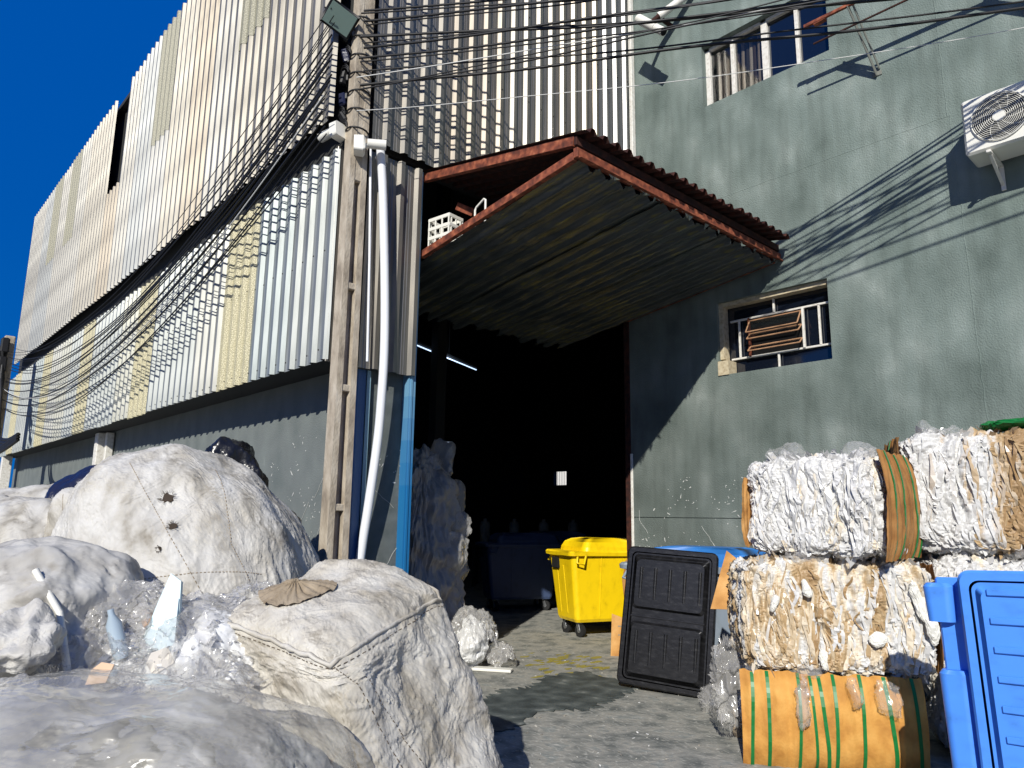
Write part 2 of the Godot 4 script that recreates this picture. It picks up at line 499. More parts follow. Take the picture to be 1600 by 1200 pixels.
# a set of folding waves [direction times frequency, height, phase]: their sum breaks a surface into flat facets with sharp creases
func fold_waves(sd: int, count: int, f0: float, f1: float, amp: float, squash := Vector3.ONE) -> Array:
	var r := RandomNumberGenerator.new()
	r.seed = sd
	var o := []
	for k in count:
		var d := (Vector3(r.randfn(), r.randfn(), r.randfn()) * squash).normalized()
		var f := f0 * pow(f1 / f0, float(k) / maxf(1.0, count - 1.0))
		o.append([d * f, amp * pow(f0 / f, 0.85), r.randf() * 2.0])
	return o

func folded(q: Vector3, waves: Array, soft := 0.0) -> float:
	var h := 0.0
	for w in waves:
		var x: float = q.dot(w[0]) + w[2]
		var t := absf(fposmod(x, 2.0) - 1.0) * 2.0 - 1.0
		if soft > 0.0: t = lerpf(t, sin(t * PI / 2), soft)
		h += t * w[1]
	return h

# a lump of crumpled film: flat facets, sharp creases; long folds run along one direction of each lump
func crumple(n: int, r: Vector3, sd: int, amp: float, freq: float, e := 2.2) -> ArrayMesh:
	n = clampi(int(n * 0.62), 10, 44)
	var rr := RandomNumberGenerator.new()
	rr.seed = sd
	var big := noise(sd, freq * 0.6, FastNoiseLite.TYPE_SIMPLEX_SMOOTH, FastNoiseLite.FRACTAL_FBM, 2)
	var wob := noise(sd + 1, freq * 0.7, FastNoiseLite.TYPE_SIMPLEX_SMOOTH, FastNoiseLite.FRACTAL_FBM, 2)
	var wv := fold_waves(sd + 2, 4, freq * 0.9, freq * 3.0, amp * 0.4, Vector3(1.0, 0.35, 0.7))
	var jit := 0.9 * (r.x + r.y + r.z) / 3.0 / n
	var m := lump(n, func(p: Vector3) -> Vector3:
		var s := superpoint(p, r, e)
		var q: Vector3 = s[0]
		var g: Vector3 = s[1]
		var k := wob.get_noise_3dv(q) * 0.5 / freq
		q += Vector3(rr.randf_range(-jit, jit), rr.randf_range(-jit, jit), rr.randf_range(-jit, jit)) * 0.6
		return q + g * (1.6 * amp * big.get_noise_3dv(q) + folded(q + Vector3(k, -k, k * 0.7), wv) + rr.randf_range(-jit, jit) * 0.5))
	# flat facets
	var a := m.surface_get_arrays(0)
	var v: PackedVector3Array = a[Mesh.ARRAY_VERTEX]
	var idx: PackedInt32Array = a[Mesh.ARRAY_INDEX]
	var mb := MB.new()
	for k in range(0, idx.size(), 3): mb.tri(v[idx[k]], v[idx[k + 1]], v[idx[k + 2]])
	return mb.commit()

# a tileable height map of crossing wrinkles
func wrinkle_texture(size: int, sd: int, count: int, lo: int, hi: int) -> ImageTexture:
	var r := RandomNumberGenerator.new()
	r.seed = sd
	var kx := PackedFloat32Array()
	var ky := PackedFloat32Array()
	var ph := PackedFloat32Array()
	var am := PackedFloat32Array()
	var total := 0.0
	for k in count:
		var f := lo + (hi - lo) * float(k) / (count - 1)
		var a := r.randf() * TAU
		kx.append(2.0 * roundf(f * cos(a))); ky.append(2.0 * roundf(f * sin(a))); ph.append(r.randf() * 2.0)
		am.append(1.0 / pow(f, 0.75)); total += am[k]
	var data := PackedByteArray()
	data.resize(size * size)
	var warp := noise(sd, 3.0 / size, FastNoiseLite.TYPE_SIMPLEX_SMOOTH, FastNoiseLite.FRACTAL_FBM, 2)
	for y in size:
		for x in size:
			var u := float(x) / size
			var w := float(y) / size
			var du := 0.05 * sin(TAU * (w * 2.0 + 0.3 * sin(TAU * u)))
			var dw := 0.05 * sin(TAU * (u * 3.0 + 0.4 * sin(TAU * w * 2.0)))
			u += du
			w += dw
			var h := 0.0
			for k in count:
				var t := absf(fposmod(kx[k] * u + ky[k] * w + ph[k], 2.0) - 1.0)
				h += am[k] * t * t
			data[y * size + x] = clampi(int(255.0 * h / total), 0, 255)
	return ImageTexture.create_from_image(Image.create_from_data(size, size, false, Image.FORMAT_L8, data))

# an open sheet of film: gathered folds fan out from one corner point, cross folds break them up
func film_sheet(n: int, w: float, l: float, dome: float, amp: float, sd: int, f0 := 5.0, f1 := 22.0) -> ArrayMesh:
	var r := RandomNumberGenerator.new()
	r.seed = sd
	var wob := noise(sd, 3.0, FastNoiseLite.TYPE_SIMPLEX_SMOOTH, FastNoiseLite.FRACTAL_FBM, 2)
	var edge := noise(sd + 1, 9.0, FastNoiseLite.TYPE_SIMPLEX_SMOOTH, FastNoiseLite.FRACTAL_FBM, 3)
	var wv := fold_waves(sd + 2, 4, f0, f1, amp * 0.5, Vector3(1, 0, 1))
	var g := Vector2(r.randf_range(-0.7, 0.7) * w, r.randf_range(-0.7, 0.7) * l)
	var kf := r.randf_range(3.0, 4.6) * (1.0 if f0 > 4.0 else 0.5)
	var v := PackedVector3Array()
	for j in n + 1:
		for i in n + 1:
			var a := 2.0 * i / n - 1.0
			var b := 2.0 * j / n - 1.0
			var sc := 1.0 + 0.22 * edge.get_noise_2d(a, b)
			# squares rounded off towards a blunt outline
			var rd := sqrt(1.0 - 0.42 * b * b)
			var rc := sqrt(1.0 - 0.42 * a * a)
			var x := a * rd * w * sc
			var z := b * rc * l * sc
			var q := Vector3(x, 0, z)
			var k := wob.get_noise_2d(x * 2.0, z * 2.0)
			var d := Vector2(x, z) - g
			var t := absf(fposmod(atan2(d.y, d.x) * kf / PI * 2.0 + k * 1.6, 2.0) - 1.0)
			var h := amp * 2.2 * t * clampf(d.length() / 0.2, 0.1, 1.3)
			h += folded(q + Vector3(k * 0.08, 0, -k * 0.06), wv) + amp * 1.5 * k
			v.append(Vector3(x + 0.03 * k, dome * (1.0 - 0.5 * (a * a + b * b)) - 0.35 * dome * pow(maxf(absf(a), absf(b)), 6.0) + h, z + 0.03 * k))
	var idx := PackedInt32Array()
	for j in n:
		for i in n:
			var p := j * (n + 1) + i
			if (i + j) % 2 == 0: idx.append_array(PackedInt32Array([p, p + 1, p + n + 2, p, p + n + 2, p + n + 1]))
			else: idx.append_array(PackedInt32Array([p, p + 1, p + n + 1, p + 1, p + n + 2, p + n + 1]))
	return indexed(v, idx, PackedColorArray())

# ---------------------------------------------------------------- the place
func _ready() -> void:
	rng.seed = 7
	var cam := Camera3D.new()
	cam.name = "camera"
	cam.position = Vector3(0, 1.6, 0)
	cam.rotation_degrees = Vector3(10.465, 47.168, 0.7676)
	cam.fov = 56.13
	cam.near = 0.05
	cam.far = 600.0
	add_child(cam)
	cam.current = true
	var env := Environment.new()
	env.tonemap_mode = Environment.TONE_MAPPER_LINEAR
	env.tonemap_exposure = 1.0
	env.background_mode = Environment.BG_SKY
	env.background_energy_multiplier = 1.0
	var sky := Sky.new()
	var sm := ProceduralSkyMaterial.new()
	sm.sky_top_color = Color(0.0, 0.32, 0.67)
	sm.sky_horizon_color = Color(0.03, 0.42, 0.74)
	sm.sky_curve = 0.12
	sm.ground_horizon_color = Color(0.4, 0.42, 0.44)
	sm.ground_bottom_color = Color(0.25, 0.25, 0.24)
	sky.sky_material = sm
	env.sky = sky
	env.sdfgi_enabled = true
	env.ssao_enabled = true
	env.ssil_enabled = true
	var we := WorldEnvironment.new()
	we.name = "world_environment"
	we.environment = env
	add_child(we)
	var sun := DirectionalLight3D.new()
	sun.name = "sun"
	sun.light_energy = 1.6
	sun.light_angular_distance = 0.5
	sun.light_color = Color(1.0, 0.985, 0.95)
	sun.shadow_enabled = true
	add_child(sun)
	sun.look_at_from_position(Vector3.ZERO, Vector3(-0.67, -0.70, -1.0))

	make_materials()
	build_ground()
	build_warehouse()
	build_green_building()
	build_canopy()
	build_pole()
	build_cables()
	build_wall_fittings()
	build_bins()
	build_bales()
	build_bags()
	build_interior()

# a plain box between two corners
func slab(mb: MB, a: Vector3, b: Vector3) -> void:
	var lo := Vector3(minf(a.x, b.x), minf(a.y, b.y), minf(a.z, b.z))
	var hi := Vector3(maxf(a.x, b.x), maxf(a.y, b.y), maxf(a.z, b.z))
	var o := (lo + hi) * 0.5
	var P := func(i: int, j: int, k: int) -> Vector3: return Vector3(hi.x if i else lo.x, hi.y if j else lo.y, hi.z if k else lo.z)
	for s in [0, 1]:
		mb.quad_out(P.call(s, 0, 0), P.call(s, 1, 0), P.call(s, 1, 1), P.call(s, 0, 1), o)
		mb.quad_out(P.call(0, s, 0), P.call(1, s, 0), P.call(1, s, 1), P.call(0, s, 1), o)
		mb.quad_out(P.call(0, 0, s), P.call(1, 0, s), P.call(1, 1, s), P.call(0, 1, s), o)

func build_ground() -> void:
	var mb := MB.new()
	slab(mb, Vector3(-220, -0.3, -220), Vector3(220, 0, 220))
	structure(put("ground", mb.commit(), M.ground))
	# torn dark sheet on the floor of the doorway
	var mb2 := MB.new()
	var edge := [Vector2(-5.13, -4.42), Vector2(-5.28, -4.87), Vector2(-5.19, -5.11), Vector2(-5.44, -5.54), Vector2(-5.32, -6.09), Vector2(-4.47, -5.86), Vector2(-4.44, -5.43), Vector2(-4.29, -4.99), Vector2(-4.51, -4.6), Vector2(-4.30, -3.93), Vector2(-4.7, -3.8)]
	mb2.prism(ragged(edge, 13, 0.1, 91), 0.006, Transform3D(Basis(Vector3.RIGHT, Vector3.FORWARD, Vector3.UP), Vector3(0, 0.008, 0)))
	tag(put("torn_sheet", mb2.commit(), M.torn), "dark torn sheet lying flat on the ground in front of the doorway", "sheet")
	var mb3 := MB.new()
	var r := RandomNumberGenerator.new()
	r.seed = 5
	for k in 60:
		var c := Vector2(-5.75 + r.randfn() * 0.3, -6.3 + r.randfn() * 0.35)
		var pts := []
		var rad := r.randf_range(0.006, 0.05)
		for i in 7:
			pts.append(c + Vector2.from_angle(TAU * i / 7.0) * rad * r.randf_range(0.4, 1.5) * Vector2(1.0, 2.0))
		mb3.prism(PackedVector2Array(flip(pts)), 0.0016, Transform3D(Basis(Vector3.RIGHT, Vector3.FORWARD, Vector3.UP), Vector3(0, 0.0012 + 0.00005 * k, 0)))
	var st := structure(put("paint_stain", mb3.commit(), M.stain))
	tag(st, "yellow paint smears on the concrete in the doorway", "paint stain")
	# grit and scraps on the concrete
	var mb4 := MB.new()
	for k in 420:
		var p := Vector3(r.randf_range(-6.5, -2.4), 0.004, r.randf_range(-6.6, -2.8))
		var s := r.randf_range(0.003, 0.014)
		mb4.col = [Color(0.5, 0.48, 0.42), Color(0.2, 0.19, 0.17), Color(0.7, 0.69, 0.66), Color(0.33, 0.3, 0.25)][r.randi() % 4]
		mb4.box(Transform3D(Basis.from_euler(Vector3(r.randf() * 0.5, r.randf() * TAU, r.randf() * 0.5)), p), Vector3(s, s * 0.35, s * r.randf_range(0.5, 2.2)), s * 0.15)
	var g := put("grit", mb4.commit(), M.flake)
	g.set_meta("kind", "stuff")
	tag(g, "small grit and scraps scattered over the concrete before the doorway", "grit")

func flip(pts: Array) -> Array:
	var o := []
	for p in pts: o.append(Vector2(p.x, -p.y))
	return o

# an outline (x, z) made uneven, returned as (x, -z) for a prism that lies flat
func ragged(edge: Array, steps: int, amp: float, sd: int) -> PackedVector2Array:
	var r := RandomNumberGenerator.new()
	r.seed = sd
	var o := PackedVector2Array()
	for k in edge.size():
		var a: Vector2 = edge[k]
		var b: Vector2 = edge[(k + 1) % edge.size()]
		var nn := (b - a).orthogonal().normalized()
		for s in steps:
			var t := float(s) / steps
			var q := a.lerp(b, t) + (nn * r.randf_range(-amp, amp) if s > 0 else Vector2.ZERO) * 0.7
			o.append(Vector2(q.x, -q.y))
	return o

# ---------------------------------------------------------------- corrugated sheets
var sheet_cache := {}
func sheet_mesh(ribs: int, pitch: float, h: float, hump: float) -> ArrayMesh:
	var key := "%d %.4f %.3f %.3f" % [ribs, pitch, h, hump]
	if sheet_cache.has(key): return sheet_cache[key]
	var prof := PackedVector3Array()
	var pan := pitch - 0.095
	var x := 0.0
	for k in ribs:
		prof.append(Vector3(x, 0, 0))
		# two faint stiffening beads in the pan
		for b in [0.36, 0.64]:
			prof.append(Vector3(x + pan * b - 0.007, 0, 0)); prof.append(Vector3(x + pan * b, 0, 0.003)); prof.append(Vector3(x + pan * b + 0.007, 0, 0))
		prof.append(Vector3(x + pan, 0, 0)); prof.append(Vector3(x + pan + 0.026, 0, hump)); prof.append(Vector3(x + pan + 0.069, 0, hump)); prof.append(Vector3(x + pan + 0.095, 0, 0))
		x += pitch
	var mb := MB.new()
	mb.sweep(prof, Vector3(0, h, 0), 1)
	sheet_cache[key] = mb.commit()
	return sheet_cache[key]

func sheet(parent: Node, at: Vector3, yaw: float, ribs: int, pitch: float, h: float, hump: float, m: Material, label := "") -> void:
	var o := put("cladding_sheet", sheet_mesh(ribs, pitch, h, hump), m, parent)
	o.position = at
	o.rotation_degrees.y = yaw
	if label != "": o.set_meta("label", label)

func build_warehouse() -> void:
	var w := thing("warehouse", "long corrugated metal warehouse with dark base wall and open doorway", "building")
	# masonry
	var mb := MB.new()
	slab(mb, Vector3(-23.6, 0, -3.48), Vector3(-5.88, 5.3, -3.73))
	put("base_wall", mb.commit(), M.base_wall, w)
	mb = MB.new()
	slab(mb, Vector3(-5.88, 0, -3.48), Vector3(-5.67, 5.0, -3.88))
	put("door_side_wall", mb.commit(), M.rough_wall, w)
	# inner shell
	mb = MB.new()
	slab(mb, Vector3(-22.3, 5.0, -3.1), Vector3(-14.2, 9.12, -3.25))
	slab(mb, Vector3(-13.25, 5.0, -3.1), Vector3(-5.66, 9.12, -3.25))
	slab(mb, Vector3(-14.2, 5.0, -3.1), Vector3(-13.25, 7.2, -3.25))
	slab(mb, Vector3(-5.75, 5.05, -3.25), Vector3(-5.6, 9.12, -7.3))
	slab(mb, Vector3(-5.88, 0, -7.5), Vector3(-5.68, 9.12, -22.2))
	slab(mb, Vector3(-22.3, 0, -3.73), Vector3(-22.1, 9.12, -22.2))
	# rear wall with its window opening
	slab(mb, Vector3(-22.1, 0, -22.0), Vector3(-21.09, 9.12, -22.2))
	slab(mb, Vector3(-20.36, 0, -22.0), Vector3(-5.88, 9.12, -22.2))
	slab(mb, Vector3(-21.09, 0, -22.0), Vector3(-20.36, 2.93, -22.2))
	slab(mb, Vector3(-21.09, 3.5, -22.0), Vector3(-20.36, 9.12, -22.2))
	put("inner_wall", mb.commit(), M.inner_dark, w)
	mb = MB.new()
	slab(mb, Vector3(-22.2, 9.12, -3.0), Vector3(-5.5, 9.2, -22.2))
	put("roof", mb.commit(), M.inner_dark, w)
	mb = MB.new()
	for k in 6: mb.boxat(Vector3(-20.98 + k * 0.1, 3.21, -22.03), Vector3(0.014, 0.57, 0.014), 0.002)
	put("window_bar", mb.commit(), M.hole, w)
	# purlins seen through the open slot
	mb = MB.new()
	mb.boxat(Vector3(-13.7, 8.55, -3.4), Vector3(2.0, 0.12, 0.06))
	put("purlin", mb.commit(), M.rust, w)
	# upper cladding along the street
	var p := 0.2125
	var r := RandomNumberGenerator.new()
	r.seed = 3
	var pick := func() -> Material: return M.upper_sheets[[0, 0, 1, 1, 4, 2, 3, 1][r.randi() % 8]]
	var zu := -2.93
	var x := -5.65
	for k in 19:
		var x1 := x - 0.85 * (k + 1)
		var yb := 5.24 + r.randf_range(-0.012, 0.012)
		var off := 0.002 * (k % 2)
		if k == 9:
			sheet(w, Vector3(x1, yb, zu + off), 0, 4, p, 2.02, 0.04, pick.call())
		elif k in [2, 6, 13, 15]:
			sheet(w, Vector3(x1, yb, zu + off), 0, 4, p, 2.02, 0.04, pick.call())
			sheet(w, Vector3(x1, 7.2, zu + 0.005), 0, 4, p, 2.0, 0.04, M.fibre_grey, "speckled translucent sheet in the upper cladding")
		else:
			var m: Material = pick.call()
			sheet(w, Vector3(x1, yb, zu + off), 0, 4, p, 3.96 + r.randf_range(-0.01, 0.01), 0.04, m)
	# lower cladding along the street
	var zl := -3.02
	for k in 20:
		var x1 := -5.64 - 0.85 * (k + 1)
		var yb := 2.95 + r.randf_range(-0.012, 0.012)
		if k in [2, 6, 10, 14, 18]:
			sheet(w, Vector3(x1, yb, zl + 0.003), 0, 4, p, 2.0, 0.04, M.fibre, "cream speckled translucent sheet in the lower cladding")
		else:
			sheet(w, Vector3(x1, yb, zl + 0.002 * (k % 2)), 0, 4, p, 2.0, 0.04, M.lower_sheets[[2, 3, 3, 0, 1][r.randi() % 5]])
	# end wall cladding over the doorway
	var q := 0.205
	var z := -3.26
	for k in 5:
		sheet(w, Vector3(-5.5, 5.06 + r.randf_range(-0.008, 0.008), z), 90, 4, q, 4.1, 0.04, M.sheets[[1, 4, 1, 4, 0][k]]) if k < 4 else sheet(w, Vector3(-5.5, 5.06, z), 90, 3, q, 4.1, 0.04, M.sheets[3])
		z -= 4 * q
	sheet(w, Vector3(-5.565, 2.9, -3.28), 90, 3, q, 2.1, 0.04, M.sheets[1])
	# roofing screws on the ribs
	mb = MB.new()
	for k in 78:
		for y in [3.02, 3.95, 4.86]:
			mb.boxat(Vector3(-5.74 - k * p - 0.005, y + r.randf_range(-0.02, 0.02), zl + 0.044), Vector3(0.014, 0.014, 0.008), 0.003)
	for k in 19:
		for y in [5.2, 6.3, 7.4]:
			mb.boxat(Vector3(-5.456, y + r.randf_range(-0.02, 0.02), -3.26 - k * q - 0.157), Vector3(0.008, 0.014, 0.014), 0.003)
	put("screw", mb.commit(), M.screw, w).set_meta("kind", "stuff")
	# flashings
	mb = MB.new()
	mb.boxat(Vector3(-5.455, 7.1, -7.205), Vector3(0.05, 4.1, 0.07), 0.006)
	put("corner_flashing", mb.commit(), M.white_paint, w)
	mb = MB.new()
	mb.boxat(Vector3(-5.66, 3.95, -3.06), Vector3(0.02, 2.05, 0.12), 0.004)
	put("corner_flashing", mb.commit(), M.sheets[1], w)
	mb = MB.new()
	slab(mb, Vector3(-23.5, 2.99, -3.06), Vector3(-5.7, 3.03, -3.47))
	put("girt", mb.commit(), M.inner_dark, w)
	mb = MB.new()
	slab(mb, Vector3(-22.2, 4.93, -3.04), Vector3(-5.7, 4.96, -3.47))
	put("ledge", mb.commit(), M.inner_dark, w)
	# steel posts, faded towards the top
	for k in 3:
		mb = MB.new()
		var a: Vector3 = [Vector3(-5.62, 0, -3.875), Vector3(-5.655, 0, -3.43), Vector3(-5.655, 0, -3.37)][k]
		var wz: float = [0.075, 0.05, 0.09][k]
		var hh: float = [5.0, 2.9, 2.9][k]
		mb.boxat(Vector3(a.x, hh * 0.5, a.z), Vector3(0.1 if k == 0 else 0.06, hh, wz), 0.006)
		if k == 0: mb.boxat(Vector3(a.x + 0.052, hh * 0.5, a.z + 0.012), Vector3(0.008, hh, 0.02), 0.003)
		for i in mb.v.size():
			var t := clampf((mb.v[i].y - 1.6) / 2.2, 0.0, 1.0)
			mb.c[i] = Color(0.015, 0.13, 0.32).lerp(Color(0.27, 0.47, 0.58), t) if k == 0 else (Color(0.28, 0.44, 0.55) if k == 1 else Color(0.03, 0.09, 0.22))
		# subdivide the fade with extra steps
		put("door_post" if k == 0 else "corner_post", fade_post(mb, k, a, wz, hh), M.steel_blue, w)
	# right door jamb
	mb = MB.new()
	mb.boxat(Vector3(-5.66, 2.1, -7.3), Vector3(0.09, 4.2, 0.09), 0.006)
	put("door_jamb", mb.commit(), M.dark_rust, w)
	mb = MB.new()
	mb.boxat(Vector3(-5.6, 1.2, -7.252), Vector3(0.035, 2.4, 0.016), 0.004)
	put("jamb_edge", mb.commit(), M.white_paint, w)
	# white column under the lower cladding
	mb = MB.new()
	mb.boxat(Vector3(-14.25, 1.48, -3.36), Vector3(0.2, 2.96, 0.22), 0.01)
	mb.boxat(Vector3(-13.99, 1.48, -3.4), Vector3(0.1, 2.96, 0.12), 0.01)
	put("column", mb.commit(), M.white_paint, w)
	mb = MB.new()
	mb.boxat(Vector3(-22.9, 1.5, -3.2), Vector3(0.22, 3.0, 0.22), 0.01)
	put("end_column", mb.commit(), M.white_paint, w)
	# rain pipe, bent where the cladding ends
	mb = MB.new()
	var pts := PackedVector3Array([Vector3(-5.44, 4.98, -3.32), Vector3(-5.44, 4.55, -3.37), Vector3(-5.44, 3.64, -3.44), Vector3(-5.44, 3.05, -3.465), Vector3(-5.46, 2.6, -3.47), Vector3(-5.49, 2.24, -3.47), Vector3(-5.54, 1.68, -3.44), Vector3(-5.6, 1.1, -3.41), Vector3(-5.61, 0.05, -3.36)])
	mb.tube(smooth(pts, 5), 0.04, 14)
	put("rain_pipe", mb.commit(), M.pvc, w)
	mb = MB.new()
	mb.tube(PackedVector3Array([Vector3(-5.5, 5.0, -3.25), Vector3(-5.5, 3.9, -3.3), Vector3(-5.5, 2.95, -3.33)]), 0.012, 8)
	put("conduit", mb.commit(), M.pvc, w)
	# scuffs on the base walls
	put_chips(w, 110, Vector3(-8.0, 1.2, -3.478), Vector3(-6.2, 2.4, -3.478), Vector3(0, 0, 1), 21)
	put_chips(w, 26, Vector3(-5.668, 0.5, -3.84), Vector3(-5.668, 2.6, -3.5), Vector3(1, 0, 0), 22)

func fade_post(_old: MB, k: int, a: Vector3, wz: float, hh: float) -> ArrayMesh:
	var mb := MB.new()
	var n := 24
	var r := RandomNumberGenerator.new()
	r.seed = 40 + k
	var wx := 0.1 if k == 0 else 0.06
	for s in n:
		var y0 := hh * s / n
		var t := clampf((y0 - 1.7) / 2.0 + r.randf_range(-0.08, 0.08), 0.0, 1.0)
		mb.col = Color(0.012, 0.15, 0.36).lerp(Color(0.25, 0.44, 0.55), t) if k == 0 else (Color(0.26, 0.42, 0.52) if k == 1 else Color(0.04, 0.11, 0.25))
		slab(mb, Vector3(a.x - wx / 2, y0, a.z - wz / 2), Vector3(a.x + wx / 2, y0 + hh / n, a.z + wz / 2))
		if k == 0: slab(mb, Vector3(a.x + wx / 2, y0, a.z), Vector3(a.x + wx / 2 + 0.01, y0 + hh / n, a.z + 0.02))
	return mb.commit()

# small flakes where paint has come off, one joined part
func put_chips(parent: Node, count: int, lo: Vector3, hi: Vector3, facing: Vector3, sd: int) -> void:
	var mb := MB.new()
	var r := RandomNumberGenerator.new()
	r.seed = sd
	var side := Vector3.UP.cross(facing).normalized()
	for cl in int(count / 7.0) + 1:
		var c := Vector3(r.randf_range(lo.x, hi.x), r.randf_range(lo.y, hi.y), r.randf_range(lo.z, hi.z))
		for k in 7:
			var o := c + side * r.randfn() * 0.09 + Vector3.UP * r.randfn() * 0.07
			o = o.clamp(lo.min(hi), lo.max(hi))
			var pts := PackedVector2Array()
			var len := r.randf_range(0.003, 0.008) if k % 4 else r.randf_range(0.01, 0.035)
			for i in 6:
				pts.append(Vector2.from_angle(TAU * i / 6.0) * Vector2(len * r.randf_range(0.3, 1.5), r.randf_range(0.0015, 0.008)))
			mb.prism(pts, 0.0016, Transform3D(Basis(side, Vector3.UP, facing) * Basis(Vector3.BACK, r.randf_range(-1.4, 1.4)), o + facing * (0.0012 + 0.0002 * k)))
	# a few long scratches
	for k in 4:
		var o := Vector3(r.randf_range(lo.x, hi.x), r.randf_range(lo.y, hi.y), r.randf_range(lo.z, hi.z))
		var pts := PackedVector3Array()
		var d := (Vector3.UP * r.randf_range(-1.0, 1.0) + side * r.randf_range(-0.5, 0.5)).normalized()
		for i in 8:
			pts.append((o + d * i * 0.05 + side * r.randfn() * 0.006).clamp(lo.min(hi), lo.max(hi)) + facing * 0.001)
		mb.tube(pts, 0.0018, 4)
	var ch := put("paint_chip", mb.commit(), M.chip, parent)
	ch.set_meta("kind", "stuff")

func smooth(pts: PackedVector3Array, per: int) -> PackedVector3Array:
	var o := PackedVector3Array()
	var m := pts.size()
	for i in m - 1:
		for s in per:
			o.append(pts[i].cubic_interpolate(pts[i + 1], pts[maxi(i - 1, 0)], pts[mini(i + 2, m - 1)], float(s) / per))
	o.append(pts[m - 1])
	return o

# ---------------------------------------------------------------- stucco building
func split_tri(mb: MB, a: Vector3, b: Vector3, c: Vector3, depth: int) -> void:
	var ab := a.distance_to(b)
	var bc := b.distance_to(c)
	var ca := c.distance_to(a)
	var m := maxf(ab, maxf(bc, ca))
	if m < 0.9 or depth > 9:
		mb.tri(a, b, c)
	elif m == ab:
		var q := (a + b) * 0.5
		split_tri(mb, a, q, c, depth + 1); split_tri(mb, q, b, c, depth + 1)
	elif m == bc:
		var q := (b + c) * 0.5
		split_tri(mb, a, b, q, depth + 1); split_tri(mb, a, q, c, depth + 1)
	else:
		var q := (c + a) * 0.5
		split_tri(mb, a, b, q, depth + 1); split_tri(mb, q, b, c, depth + 1)

